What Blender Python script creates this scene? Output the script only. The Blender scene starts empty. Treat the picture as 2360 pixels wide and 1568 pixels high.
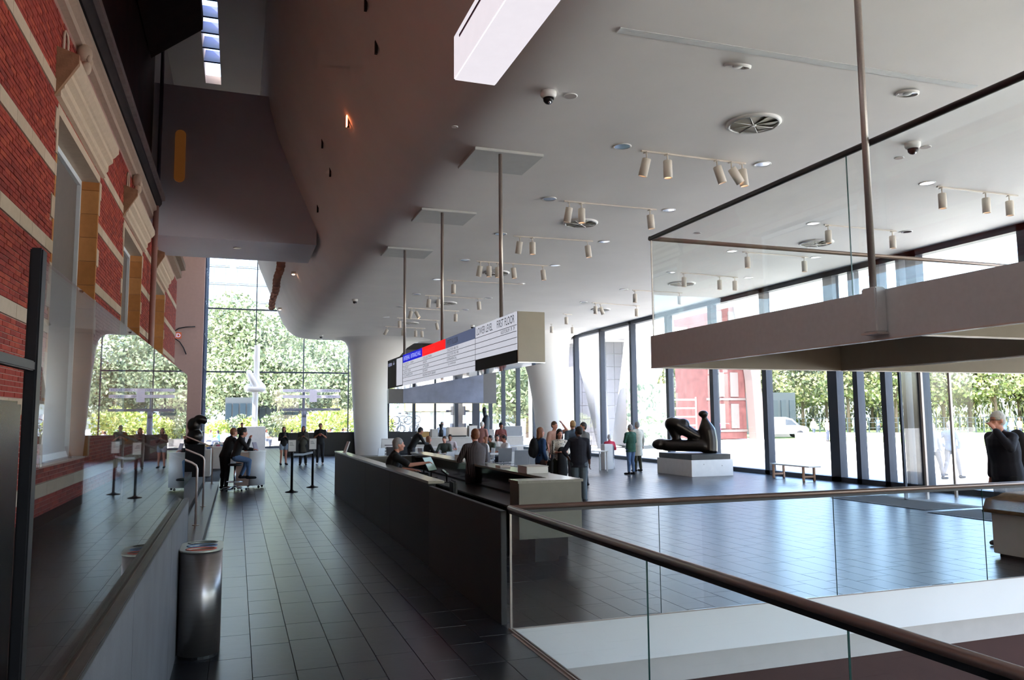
import bpy, bmesh, math, random
import numpy as np
from mathutils import Vector, Matrix
random.seed(7); rng = np.random.default_rng(7)
SC = bpy.context.scene
COL = SC.collection
PI = math.pi

# ---------------------------------------------------------------- camera (eye height 2.0 m, corridor runs along +Y)
F_PX = 1800.0; CXP = 1180.0; CYP = 784.0; EYE = 2.0
PITCH = math.atan(178/1800.0); ROLL = math.radians(0.45); YAW = math.radians(19.35)
_fw = np.array([math.sin(YAW)*math.cos(PITCH), math.cos(YAW)*math.cos(PITCH), math.sin(PITCH)])
_r0 = np.array([math.cos(YAW), -math.sin(YAW), 0.0]); _u0 = np.cross(_r0, _fw)
_r = _r0*math.cos(ROLL) - _u0*math.sin(ROLL); _u = _u0*math.cos(ROLL) + _r0*math.sin(ROLL)
cam = bpy.data.cameras.new('camera'); cam.sensor_width = 36.0; cam.lens = F_PX/2360*36.0
cam.clip_start = 0.05; cam.clip_end = 800
camo = bpy.data.objects.new('camera', cam); COL.objects.link(camo)
M = Matrix(((_r[0], _u[0], -_fw[0], 0), (_r[1], _u[1], -_fw[1], 0), (_r[2], _u[2], -_fw[2], EYE), (0, 0, 0, 1)))
camo.matrix_world = M
SC.camera = camo

# measuring helpers: a point of the picture turned into a point on a known real plane
def _ray(x, y): return _fw + _r*(x-CXP)/F_PX - _u*(y-CYP)/F_PX
def on_z(x, y, z=0.0):
    d = _ray(x, y); t = (z-EYE)/d[2]; return Vector((d[0]*t, d[1]*t, z))
def on_y(x, y, Y):
    d = _ray(x, y); t = Y/d[1]; return Vector((d[0]*t, Y, EYE+d[2]*t))
def on_x(x, y, X):
    d = _ray(x, y); t = X/d[0]; return Vector((X, d[1]*t, EYE+d[2]*t))

# ---------------------------------------------------------------- world, sun, exposure
w = bpy.data.worlds.new('world'); SC.world = w; w.use_nodes = True
nt = w.node_tree; nt.nodes.clear()
sky = nt.nodes.new('ShaderNodeTexSky'); sky.sky_type = 'NISHITA'; sky.sun_disc = False
sky.sun_elevation = math.radians(48); sky.sun_rotation = math.radians(200); sky.air_density = 1.0; sky.dust_density = 2.5; sky.ozone_density = 1.5
bg = nt.nodes.new('ShaderNodeBackground'); bg.inputs[1].default_value = 0.36
ow = nt.nodes.new('ShaderNodeOutputWorld')
nt.links.new(sky.outputs[0], bg.inputs[0]); nt.links.new(bg.outputs[0], ow.inputs[0])
sun = bpy.data.lights.new('sun', 'SUN'); sun.energy = 5.5; sun.angle = math.radians(1.0); sun.color = (1.0, .95, .87)
suno = bpy.data.objects.new('sun', sun); COL.objects.link(suno)
sd = Vector((0.50, 0.10, -0.86)).normalized()       # direction the light travels
suno.rotation_euler = sd.to_track_quat('-Z', 'Y').to_euler(); suno.location = (0, -20, 40)
vs = SC.view_settings; vs.view_transform = 'Standard'; vs.look = 'None'; vs.gamma = 1.0; vs.use_curve_mapping = False
vs.exposure = 2.38
SC.cycles.max_bounces = 9; SC.cycles.diffuse_bounces = 6; SC.cycles.glossy_bounces = 4
SC.cycles.transmission_bounces = 4; SC.cycles.transparent_max_bounces = 24
SC.cycles.caustics_reflective = False; SC.cycles.caustics_refractive = False
SC.cycles.sample_clamp_indirect = 6.0
SC.cycles.use_denoising = True

# ---------------------------------------------------------------- materials
def lin(c):
    return tuple(((v/255)/12.92 if v <= 10 else (((v/255)+.055)/1.055)**2.4) for v in c)
MATS = {}
def mat(name, c, rough=.6, metal=0.0, var=0.0, vs_=6.0, bump=0.0, bs=40.0, emit=None, est=1.0, spec=.5, stretch=None):
    m = bpy.data.materials.new(name); m.use_nodes = True; MATS[name] = m
    t = m.node_tree; b = t.nodes['Principled BSDF']
    c = lin(c)
    b.inputs['Base Color'].default_value = (*c, 1); b.inputs['Roughness'].default_value = rough
    b.inputs['Metallic'].default_value = metal; b.inputs['Specular IOR Level'].default_value = spec
    tc = t.nodes.new('ShaderNodeTexCoord'); mp = t.nodes.new('ShaderNodeMapping')
    t.links.new(tc.outputs['Object'], mp.inputs[0])
    if stretch: mp.inputs['Scale'].default_value = stretch
    if var >= 0:
        v = max(var, .03)
        n = t.nodes.new('ShaderNodeTexNoise'); n.inputs['Scale'].default_value = vs_; n.inputs['Detail'].default_value = 4
        t.links.new(mp.outputs[0], n.inputs['Vector'])
        r = t.nodes.new('ShaderNodeValToRGB')
        r.color_ramp.elements[0].position = .3; r.color_ramp.elements[1].position = .7
        r.color_ramp.elements[0].color = (*[x*(1-v) for x in c], 1); r.color_ramp.elements[1].color = (*[min(1, x*(1+v)) for x in c], 1)
        t.links.new(n.outputs[0], r.inputs[0]); t.links.new(r.outputs[0], b.inputs['Base Color'])
    if bump:
        n2 = t.nodes.new('ShaderNodeTexNoise'); n2.inputs['Scale'].default_value = bs; n2.inputs['Detail'].default_value = 3
        t.links.new(mp.outputs[0], n2.inputs['Vector'])
        bp = t.nodes.new('ShaderNodeBump'); bp.inputs['Strength'].default_value = bump; bp.inputs['Distance'].default_value = .01
        t.links.new(n2.outputs[0], bp.inputs['Height']); t.links.new(bp.outputs[0], b.inputs['Normal'])
    if emit:
        b.inputs['Emission Color'].default_value = (*lin(emit), 1); b.inputs['Emission Strength'].default_value = est
    return m
def glass_mat(name, tint=(.94, .97, .96), ior=1.5, rough=0.0):
    m = bpy.data.materials.new(name); m.use_nodes = True; t = m.node_tree; t.nodes.clear()
    o = t.nodes.new('ShaderNodeOutputMaterial'); mx = t.nodes.new('ShaderNodeMixShader'); tr = t.nodes.new('ShaderNodeBsdfTransparent')
    gl = t.nodes.new('ShaderNodeBsdfGlossy'); fr = t.nodes.new('ShaderNodeFresnel')
    tr.inputs[0].default_value = (*tint, 1); gl.inputs['Roughness'].default_value = rough; fr.inputs[0].default_value = ior
    ge = t.nodes.new('ShaderNodeNewGeometry'); mr = t.nodes.new('ShaderNodeMapRange')   # same reflectance on either face of the thin sheet
    mr.inputs['To Min'].default_value = ior; mr.inputs['To Max'].default_value = 1/ior
    t.links.new(ge.outputs['Backfacing'], mr.inputs[0]); t.links.new(mr.outputs[0], fr.inputs[0])
    t.links.new(fr.outputs[0], mx.inputs[0]); t.links.new(tr.outputs[0], mx.inputs[1]); t.links.new(gl.outputs[0], mx.inputs[2])
    t.links.new(mx.outputs[0], o.inputs[0]); return m
def island_mat(name, cols, rough=.8, nscale=30, bump=.3, spec=.3, amt=.25):
    """colour differs per separate piece (random per island) plus grain"""
    m = bpy.data.materials.new(name); m.use_nodes = True; t = m.node_tree; b = t.nodes['Principled BSDF']
    g = t.nodes.new('ShaderNodeNewGeometry'); oi = t.nodes.new('ShaderNodeObjectInfo'); ad = t.nodes.new('ShaderNodeMath'); ad.operation = 'ADD'
    fr = t.nodes.new('ShaderNodeMath'); fr.operation = 'FRACT'
    t.links.new(g.outputs['Random Per Island'], ad.inputs[0]); t.links.new(oi.outputs['Random'], ad.inputs[1]); t.links.new(ad.outputs[0], fr.inputs[0])
    r = t.nodes.new('ShaderNodeValToRGB'); els = r.color_ramp.elements
    els[0].color = (*lin(cols[0]), 1); els[1].color = (*lin(cols[-1]), 1)
    for i, c in enumerate(cols[1:-1], 1):
        e = els.new(i/(len(cols)-1)); e.color = (*lin(c), 1)
    t.links.new(fr.outputs[0], r.inputs[0])
    tc = t.nodes.new('ShaderNodeTexCoord'); n = t.nodes.new('ShaderNodeTexNoise'); n.inputs['Scale'].default_value = nscale; n.inputs['Detail'].default_value = 4
    t.links.new(g.outputs['Position'], n.inputs['Vector'])
    mr = t.nodes.new('ShaderNodeMapRange'); mr.inputs['To Min'].default_value = 1-amt; mr.inputs['To Max'].default_value = 1+amt
    t.links.new(n.outputs[0], mr.inputs[0])
    mx = t.nodes.new('ShaderNodeMix'); mx.data_type = 'RGBA'; mx.blend_type = 'MULTIPLY'; mx.inputs['Factor'].default_value = 1
    t.links.new(r.outputs[0], mx.inputs['A']); t.links.new(mr.outputs[0], mx.inputs['B']); t.links.new(mx.outputs['Result'], b.inputs['Base Color'])
    b.inputs['Roughness'].default_value = rough; b.inputs['Specular IOR Level'].default_value = spec
    if bump:
        bp = t.nodes.new('ShaderNodeBump'); bp.inputs['Strength'].default_value = bump; bp.inputs['Distance'].default_value = .006
        t.links.new(n.outputs[0], bp.inputs['Height']); t.links.new(bp.outputs[0], b.inputs['Normal'])
    return m

m_white = mat('white_plaster', (242, 240, 237), .75, var=.03, vs_=.7)
m_tub = mat('tub_plaster', (204, 192, 186), .6, var=.04, vs_=.7)
m_bridge = mat('bridge_plaster', (214, 214, 224), .7, var=.05, vs_=.5)
m_wallgrey = mat('grey_plaster', (190, 182, 178), .8, var=.03)
m_granite = island_mat('granite_tiles', [(26, 28, 35), (33, 35, 42), (29, 31, 38), (38, 40, 47), (24, 27, 33)], .29, 9, .16, .75, .22)
m_grout = mat('grout', (34, 35, 38), .8)
m_steel = mat('brushed_steel', (182, 170, 162), .36, .6, var=.06, vs_=60)
m_rail = mat('bronze_rail', (156, 138, 130), .36, .5, var=.05)
m_blackmetal = mat('black_metal', (24, 24, 27), .4, .2)
m_frame = mat('dark_window_frame', (42, 48, 60), .45, .3)
m_desk = mat('black_stone', (10, 10, 14), .5, 0, spec=.22, var=.12, vs_=25, bump=.03)
m_desktop = mat('grey_stone_top', (150, 146, 134), .18, 0, var=.10, vs_=30)
m_deskend = mat('grey_stone_end', (122, 117, 104), .35, 0, var=.08, vs_=4)
m_parapet = mat('parapet_stone', (104, 104, 110), .5, 0, var=.16, vs_=3, bump=.1, bs=60)
m_glass = glass_mat('clear_glass', (.965, .98, .975))
m_fglass = glass_mat('facade_glass', (.93, .96, .985))
m_edge = mat('green_glass_edge', (40, 78, 72), .2, 0)
m_mortar = mat('mortar', (176, 140, 128), .9, var=.1)
m_brick = island_mat('red_brick', [(150, 58, 50), (168, 68, 56), (138, 52, 47), (180, 80, 60), (158, 62, 54), (132, 54, 50)], .82, 14, .5, .3, .22)
m_sand = island_mat('pale_sandstone', [(200, 178, 158), (190, 168, 146), (206, 186, 166)], .85, 10, .35, .2, .12)
m_ochre = island_mat('ochre_stone', [(196, 132, 78), (182, 120, 70), (206, 146, 92)], .85, 10, .4, .2, .15)
m_winpane = mat('grey_blind', (108, 98, 94), .6, var=.04)
m_winwhite = mat('white_window_paint', (214, 220, 226), .5)
m_dark = mat('dark_timber', (46, 36, 34), .8, var=.25, vs_=3, bump=.3)
m_white_lac = mat('white_lacquer', (232, 230, 228), .4)
m_offwhite = mat('off_white_board', (204, 196, 188), .6)
m_skin = [mat('skin_light', (214, 150, 128), .55), mat('skin_tan', (168, 108, 84), .55), mat('skin_brown', (104, 68, 52), .55)]

# ---------------------------------------------------------------- mesh builder
class MB:
    def __init__(s): s.v = []; s.f = []; s.s = []
    def add(s, vs, fs, smooth=False):
        o = len(s.v); s.v += [tuple(p) for p in vs]; s.f += [tuple(i+o for i in f) for f in fs]; s.s += [smooth]*len(fs); return s
    def box(s, x0, y0, z0, x1, y1, z1):
        return s.add([(x0, y0, z0), (x1, y0, z0), (x1, y1, z0), (x0, y1, z0), (x0, y0, z1), (x1, y0, z1), (x1, y1, z1), (x0, y1, z1)],
            [(0, 3, 2, 1), (4, 5, 6, 7), (0, 1, 5, 4), (1, 2, 6, 5), (2, 3, 7, 6), (3, 0, 4, 7)])
    def bbox(s, x0, y0, z0, x1, y1, z1, b=.01):
        """box with chamfered edges"""
        bm = bmesh.new(); bmesh.ops.create_cube(bm, size=1)
        for v in bm.verts: v.co = Vector(((x0+x1)/2+v.co.x*(x1-x0), (y0+y1)/2+v.co.y*(y1-y0), (z0+z1)/2+v.co.z*(z1-z0)))
        bmesh.ops.bevel(bm, geom=bm.edges[:], offset=b, segments=2, affect='EDGES')
        vi = {v: i for i, v in enumerate(bm.verts)}
        s.add([v.co[:] for v in bm.verts], [[vi[v] for v in f.verts] for f in bm.faces]); bm.free(); return s
    def tube(s, pts, r, n=10, cap=True, sq=None, up=None):
        """tube through points, r number or list; sq=(a,b) squash in the frame"""
        pts = [Vector(p) for p in pts]; k = len(pts)
        rs = r if isinstance(r, (list, tuple)) else [r]*k
        t0 = (pts[1]-pts[0]).normalized()
        ref = Vector(up) if up else (Vector((0, 0, 1)) if abs(t0.z) < .9 else Vector((1, 0, 0)))
        vs = []; 
        for i, p in enumerate(pts):
            t = (pts[min(i+1, k-1)]-pts[max(i-1, 0)]).normalized()
            a = t.cross(ref); a = a.normalized() if a.length > 1e-6 else Vector((1, 0, 0)); b = a.cross(t).normalized()
            if not up: ref = b
            ri = rs[i]; ra, rb = (ri if isinstance(ri, tuple) else (ri, ri))
            if sq: ra *= sq[0]; rb *= sq[1]
            for j in range(n):
                an = 2*PI*j/n; vs.append(p+a*ra*math.cos(an)+b*rb*math.sin(an))
        fs = [(i*n+j, i*n+(j+1) % n, (i+1)*n+(j+1) % n, (i+1)*n+j) for i in range(k-1) for j in range(n)]
        s.add(vs, fs, True)
        if cap:
            o = len(s.v)-len(vs)
            s.f.append(tuple(o+j for j in range(n))[::-1]); s.s.append(False)
            s.f.append(tuple(o+(k-1)*n+j for j in range(n))); s.s.append(False)
        return s
    def lathe(s, prof, c=(0, 0, 0), n=20, cap=True, axis=None):
        """profile [(r,z)] round the z axis"""
        vs = []; mtx = axis if axis is not None else Matrix()
        for r, z in prof:
            for j in range(n):
                a = 2*PI*j/n; p = mtx @ Vector((r*math.cos(a), r*math.sin(a), z)); vs.append((c[0]+p.x, c[1]+p.y, c[2]+p.z))
        k = len(prof)
        fs = [(i*n+j, i*n+(j+1) % n, (i+1)*n+(j+1) % n, (i+1)*n+j) for i in range(k-1) for j in range(n)]
        s.add(vs, fs, True); o = len(s.v)-len(vs)
        if cap:
            s.f.append(tuple(o+j for j in range(n))[::-1]); s.s.append(False)
            s.f.append(tuple(o+(k-1)*n+j for j in range(n))); s.s.append(False)
        return s
    def ell(s, c, rx, ry, rz, n=12, m=8, rot=None):
        vs = []; R = rot if rot is not None else Matrix.Identity(3); c = Vector(c)
        vs.append(c+R @ Vector((0, 0, -rz)))
        for i in range(1, m):
            ph = -PI/2+PI*i/m
            for j in range(n):
                a = 2*PI*j/n; vs.append(c+R @ Vector((rx*math.cos(ph)*math.cos(a), ry*math.cos(ph)*math.sin(a), rz*math.sin(ph))))
        vs.append(c+R @ Vector((0, 0, rz))); L = len(vs)-1
        fs = [(0, 1+(j+1) % n, 1+j) for j in range(n)]
        fs += [(1+(i-1)*n+j, 1+(i-1)*n+(j+1) % n, 1+i*n+(j+1) % n, 1+i*n+j) for i in range(1, m-1) for j in range(n)]
        fs += [(L, 1+(m-2)*n+j, 1+(m-2)*n+(j+1) % n) for j in range(n)]
        return s.add(vs, fs, True)
    def cap(s, a, b, ra, rb, n=10, sq=(1, 1), up=None):
        """round-ended tapered capsule"""
        a = Vector(a); b = Vector(b); d = (b-a); L = d.length; d = d.normalized() if L > 1e-6 else Vector((0, 0, 1))
        P = [a-d*ra*.95, a-d*ra*.7, a, b, b+d*rb*.7, b+d*rb*.95]; Rr = [ra*.3, ra*.71, ra, rb, rb*.71, rb*.3]
        return s.tube(P, [(x*sq[0], x*sq[1]) for x in Rr], n=n, up=up)
    def prism(s, poly, axis, a0, a1):
        """extrude a 2-D polygon: axis 'x' poly=(y,z), 'y' poly=(x,z), 'z' poly=(x,y)"""
        def P(p, a): return (a, p[0], p[1]) if axis == 'x' else ((p[0], a, p[1]) if axis == 'y' else (p[0], p[1], a))
        n = len(poly)
        return s.add([P(p, a0) for p in poly]+[P(p, a1) for p in poly], [tuple(range(n))[::-1], tuple(range(n, 2*n))]+[(i, (i+1) % n, n+(i+1) % n, n+i) for i in range(n)])
    def mesh(s, name):
        me = bpy.data.meshes.new(name); me.from_pydata(s.v, [], s.f); 
        if any(s.s): me.polygons.foreach_set('use_smooth', s.s)
        me.update(); return me
def tag(o, label=None, cat=None, group=None, kind=None):
    if label: o['label'] = label
    if cat: o['category'] = cat
    if group: o['group'] = group
    if kind: o['kind'] = kind
    return o
def obj(name, mb, m, parent=None, label=None, cat=None, group=None, kind=None, loc=None, fixn=False):
    me = mb.mesh(name) if isinstance(mb, MB) else mb
    if fixn:
        bm = bmesh.new(); bm.from_mesh(me); bmesh.ops.recalc_face_normals(bm, faces=bm.faces[:]); bm.to_mesh(me); bm.free()
    if m is not None and len(me.materials) == 0: me.materials.append(m)
    o = bpy.data.objects.new(name, me); COL.objects.link(o)
    if parent is not None: o.parent = parent
    if loc is not None: o.location = loc
    return tag(o, label, cat, group, kind)
def empty(name, loc=(0, 0, 0), rz=0.0, label=None, cat=None, group=None):
    o = bpy.data.objects.new(name, None); COL.objects.link(o); o.location = loc; o.rotation_euler = (0, 0, rz)
    o.empty_display_size = .2
    return tag(o, label, cat, group)
def dup(root, loc, rz=0.0, label=None, group=None, scale=None):
    r = root.copy(); COL.objects.link(r); r.location = loc; r.rotation_euler = (0, 0, rz)
    if scale: r.scale = (scale,)*3
    if label: r['label'] = label
    if group: r['group'] = group
    for ch in list(root.children):
        c = ch.copy(); COL.objects.link(c); c.parent = r
        for g in list(ch.children):
            d = g.copy(); COL.objects.link(d); d.parent = c
    return r
def text_mesh(txt):
    cu = bpy.data.curves.new('t', 'FONT'); cu.body = txt; cu.extrude = 0
    o = bpy.data.objects.new('t', cu); COL.objects.link(o)
    dg = bpy.context.evaluated_depsgraph_get(); dg.update()
    me = bpy.data.meshes.new_from_object(o.evaluated_get(dg)); bpy.data.objects.remove(o); bpy.data.curves.remove(cu)
    return me
def text(name, txt, origin, ax, ay, w_, h_, m, parent=None, thick=.002):
    """lettering fitted into a w x h box: origin lower left, ax reading direction, ay up direction"""
    me = text_mesh(txt); vs_ = [v.co for v in me.vertices]
    x0 = min(v.x for v in vs_); x1 = max(v.x for v in vs_); y0 = min(v.y for v in vs_); y1 = max(v.y for v in vs_)
    ax = Vector(ax); ay = Vector(ay); nn = ax.cross(ay); O = Vector(origin)
    for v in me.vertices:
        v.co = O+ax*((v.co.x-x0)/(x1-x0)*w_)+ay*((v.co.y-y0)/(y1-y0)*h_)+nn*thick
    me.materials.clear(); me.materials.append(m)
    o = bpy.data.objects.new(name, me); COL.objects.link(o); o['kind'] = 'stuff'
    if parent is not None: o.parent = parent
    return o
# ================================================================= LARGE STRUCTURE
CEIL = 6.4; FX = 17.2; YEND = 57.0; YB = -9.0; XL = -2.4
st = 'structure'
# floor slabs round the stair void (void: X 2.5..16, Y -9..7.2)
fl = MB(); fl.box(XL-2.5, YB, -.4, 2.49, YEND, -.012); fl.box(2.49, 7.22, -.4, FX+.2, YEND, -.012); fl.box(15.0, YB, -.4, FX+.2, 7.22, -.012)
floor = obj('floor', fl, m_grout, kind=st)
# granite tiles in rows along the hall, broken joints, some a touch uneven
TW = .33; tiles = []
x = -.495; row = 0
while x < FX-.1:
    y = YB+random.random()*.9
    x1 = min(x+TW, FX-.1)
    while y < YEND:
        L = random.choice([.45, .6, .6, .75, .9]); y1 = min(y+L, YEND)
        cx, cy = (x+x1)/2, (y+y1)/2
        inv = (x1 > 2.45 and cx < 15.0 and y1 < 7.26)
        ya = y
        if x < 2.45 < x1 and cy < 7.2: xa1 = 2.45
        else: xa1 = x1
        if not (inv and x >= 2.40) and xa1-x > .05:
            if x1 > 2.5 and cx < 15 and y < 7.22 < y1: ya = 7.22
            if y1-ya > .05: tiles.append((x, ya, xa1, y1))
        y = y1
    x = x1; row += 1
def vis_size(t):
    cx, cy = (t[0]+t[2])/2, (t[1]+t[3])/2
    v = np.array([cx, cy, -EYE]); d = v @ _fw
    if d < .5: return 0
    px = CXP+F_PX*(v @ _r)/d; py = CYP-F_PX*(v @ _u)/d
    if not (-40 < px < 2400 and -20 < py < 1620): return 0
    if px < 400 and py > 1000: return 0
    if 2.49 < cx < 4.6 and cy > 7: return 0
    return (t[2]-t[0])*(t[3]-t[1])*2.0*F_PX**2/d**3
tiles.sort(key=vis_size, reverse=True)
def tile_geo(mb, t):
    x0, y0, x1, y1 = t; g = .0014; x0 += g; x1 -= g; y0 += g; y1 -= g
    z = [random.uniform(-.0007, .0007) for _ in range(4)]; b = .002
    V = [(x0, y0, -.012), (x1, y0, -.012), (x1, y1, -.012), (x0, y1, -.012), (x0+b, y0+b, z[0]), (x1-b, y0+b, z[1]), (x1-b, y1-b, z[2]), (x0+b, y1-b, z[3]),]
    mb.add(V, [(4, 5, 6, 7), (0, 1, 5, 4), (1, 2, 6, 5), (2, 3, 7, 6), (3, 0, 4, 7)])
for t in tiles[:290]:
    mb = MB(); tile_geo(mb, t); obj('tile', mb, m_granite, floor)
mb = MB()
for t in tiles[290:]: tile_geo(mb, t)
obj('tile_field', mb, m_granite, floor, kind='stuff', label='further granite floor tiles')

# ceiling + sloping tub side, one swept profile along Y
prof = [(FX+1.7, CEIL), (4.2, CEIL)]
c0 = Vector((3.75, CEIL)); 
ctrl = [Vector((4.2, CEIL)), Vector((3.0, CEIL)), Vector((2.55, 6.55)), Vector((2.1, 7.6))]
for i in range(1, 15):
    t = i/14; p = ctrl[0]*(1-t)**3+ctrl[1]*3*t*(1-t)**2+ctrl[2]*3*t*t*(1-t)+ctrl[3]*t**3; prof.append((p.x, p.y))
prof += [(1.4, 9.2), (.95, 10.3), (.7, 11.2), (.55, 12.3), (.5, 14.0)]
def sweep(y0, y1, prof, nseg=1):
    n = len(prof); vs = []
    for i in range(nseg+1):
        y = y0+(y1-y0)*i/nseg
        vs += [(p[0], y, p[1]) for p in prof]
    return MB().add(vs, [(i*n+j, i*n+j+1, (i+1)*n+j+1, (i+1)*n+j) for i in range(nseg) for j in range(n-1)], True)
YT = 44.6
cb = sweep(YB, YT, prof); outer = [(FX+1.7, CEIL+.5), (FX+1.7, CEIL+.5), (5, 9), (5, 14.0)]
# close the far end of the tub: end plate with rounded edge seen through the glass
ep = [(p[0], YT, p[1]) for p in prof]+[(5.0, YT, 14.2), (FX+1.7, YT, 7.0)]
cb.add(ep, [tuple(range(len(ep)))])
cb.add([(FX+1.7, YB, CEIL), (FX+1.7, YT, CEIL), (FX+1.7, YT, 7.0), (FX+1.7, YB, 7.0)], [(0, 1, 2, 3)])
cb.add([(.5, YB, 14.2), (5, YB, 14.2), (FX+1.7, YB, 7.0), (FX+1.7, YT, 7.0), (5, YT, 14.2), (.5, YT, 14.2)], [(0, 1, 4, 5), (1, 2, 3, 4)])  # unseen roof top, sloped low so its shadow spares the plaza
ceiling = obj('ceiling', cb, m_white, kind=st)
# far part of the ceiling between the tub and the end facade on the right (low part)
obj('ceiling_far', MB().box(9.9, YT, CEIL, FX+1.7, YEND+.5, CEIL+.3), m_white, kind=st)
# high atrium ceiling with the slatted skylight
sk = MB(); sk.box(-5.3, 33.2, 14.0, -2.6, YEND+.5, 14.3)
sk.box(-2.6, YB, 14.0, -1.36, YEND, 14.3); sk.box(-1.36, YB, 14.0, -.84, 1.0, 14.3); sk.box(-.84, YB, 14.0, .6, YT, 14.3); sk.box(-1.36, 29.0, 14.0, -.84, YEND, 14.3); sk.box(-1.46, 0, 14.3, -1.36, 30, 15.3); sk.box(-.84, 0, 14.3, -.74, 30, 15.3); sk.box(-1.36, .9, 14.3, -.84, 1.0, 15.3); sk.box(-.38, YT, 14.0, 12, YEND+.5, 14.3)  # tall curbs above the skylight opening are added to keep direct sun out
obj('ceiling_atrium', sk, m_tub, kind=st)
m_slat = mat('dark_louvre', (40, 44, 84), .5)
skl = empty('window_skylight', (-1.1, 15, 14)); skl['kind'] = st
mbf = MB(); mbf.box(-.26, -15, .92, .26, 14, .935); obj('pane', mbf, m_fglass, skl)
for k in range(26):
    y = -14+k*1.05; a = MB(); a.prism([(y, .0), (y+1.01, .85), (y+1.01, .90), (y, .05)], 'x', -.26, .26)
    obj('slat', a, m_slat, skl)
# bridge across the atrium
br = MB(); br.box(XL-.3, 23.5, 7.15, 2.1, 26.4, 11.55)
bridge = obj('trim_bridge', br, m_bridge, kind=st)
m_amber = mat('amber_slot', (150, 96, 46), .6, emit=(170, 105, 48), est=.03)
sl = MB(); 
pc = on_y(415, 360, 23.5); pts = []
for i in range(24):
    a = 2*PI*i/24; pts.append((pc.x+.145*math.cos(a), pc.z+.145*math.sin(a)+(.62 if math.sin(a) > 0 else -.62)))
sl.prism(pts, 'y', 23.47, 23.52); obj('slot_window', sl, m_amber, bridge, label='tall rounded amber-lit slot opening', fixn=True)
bd = MB(); bd.lathe([(.10, 7.13), (.12, 7.15)], (on_z(547, 572, 7.14).x, on_z(547, 572, 7.14).y, 0), 16); obj('downlight', bd, m_steel, bridge)
# left wall above the cornice: dark old eaves and brickwork
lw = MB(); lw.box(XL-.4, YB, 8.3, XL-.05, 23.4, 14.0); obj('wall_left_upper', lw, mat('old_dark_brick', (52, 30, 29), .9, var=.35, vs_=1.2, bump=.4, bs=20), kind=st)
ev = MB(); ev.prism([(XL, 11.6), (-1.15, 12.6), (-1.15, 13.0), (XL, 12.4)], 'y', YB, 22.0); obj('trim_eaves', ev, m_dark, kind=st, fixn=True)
# backs and enclosure behind the camera
obj('wall_back', MB().box(-6, YB-.3, -5, 4.8, YB, 14.3).box(4.8, YB-.3, -5, FX+.3, YB, 0).box(4.8, YB-.3, 6.4, FX+.3, YB, 14.3), m_wallgrey, kind=st)
wb_ = empty('window_back_added', (4.8, YB, 0)); wb_['kind'] = st  # unseen glazing added behind the camera to brighten the hall
for k in range(4):
    obj('mullion', MB().box(k*4.1-.1, -.2, 0, k*4.1+.1, -.02, 6.4), m_frame, wb_)
    if k < 3: obj('pane', MB().box(k*4.1+.1, -.12, 0, (k+1)*4.1-.1, -.1, 6.4), m_fglass, wb_)
lf = MB(); lf.box(-5.3, 33.2, -.4, -5.0, 52.3, 14.0).box(XL-.4, 23.4, 8.3, XL-.05, 33.5, 14.0).box(-5.3, 33.2, 0, XL-.38, 33.5, 14.0)
obj('wall_left_far', lf, m_wallgrey, kind=st)
obj('floor_left_far', MB().box(-5.0, 33.5, -.3, XL-2.5+.02, 52.3, -.01), m_grout, kind=st)
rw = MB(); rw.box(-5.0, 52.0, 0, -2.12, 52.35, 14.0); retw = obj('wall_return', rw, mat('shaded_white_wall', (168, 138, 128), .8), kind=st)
# end facade: columns of glass, thin mullions, two transoms
endf = empty('window_end', (0, YEND, 0)); endf['kind'] = st
def facade_bars(parent, name, bars, m):
    for b in bars: obj(name, MB().box(*b), m, parent)
bars = [(xx-.035, -.1, 0, xx+.035, .1, 14.0) for xx in (-2.1, 1.1, 4.35, 7.5)] + [(xx-.06, -.12, 0, xx+.06, .12, CEIL) for xx in (10.4, 13.9)]
bars += [(16.9-.1, -.12, 0, 17.1, .12, CEIL), (12.2, -.15, 0, 12.4, .15, CEIL), (15.4, -.14, 0, 15.65, .14, CEIL)]
facade_bars(endf, 'mullion', bars, m_frame)
facade_bars(endf, 'transom', [(-2.1, -.06, 5.20, 7.5, .06, 5.30), (-2.1, -.06, 9.56, 7.5, .06, 9.66), (-2.1, -.1, 0, 17.1, .1, .12), (9.9, -.1, 3.2, 17.1, .1, 3.27)], m_frame)
for a, b in ((-2.1, 1.1), (1.1, 4.35), (4.35, 7.5)):
    for z0, z1 in ((.1, 5.2), (5.3, 9.56), (9.66, 14)): obj('pane', MB().box(a+.03, -.01, z0, b-.03, .01, z1), m_fglass, endf)
for a, b in ((7.5, 10.4), (10.4, 12.3), (12.3, 13.9), (13.9, 15.5), (15.5, 17.0)): obj('pane', MB().box(a+.05, -.01, .1, b-.05, .01, CEIL), m_fglass, endf)
# glazed side of the atrium beyond the return wall
sg = empty('window_side', (-2.12, 52.35, 0)); sg['kind'] = st
obj('pane', MB().box(-.01, 0, .1, .01, 4.6, 14), m_fglass, sg)
facade_bars(sg, 'mullion', [(-.14, .0+k*1.1, 0, .08, .12+k*1.1, 14) for k in range(5)]+[(-.1, 0, z, .06, 4.6, z+.09) for z in (1.2, 3.3, 5.3, 7.4, 9.5, 11.6)], mat('blue_black_metal', (44, 56, 82), .4, .3))
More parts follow.
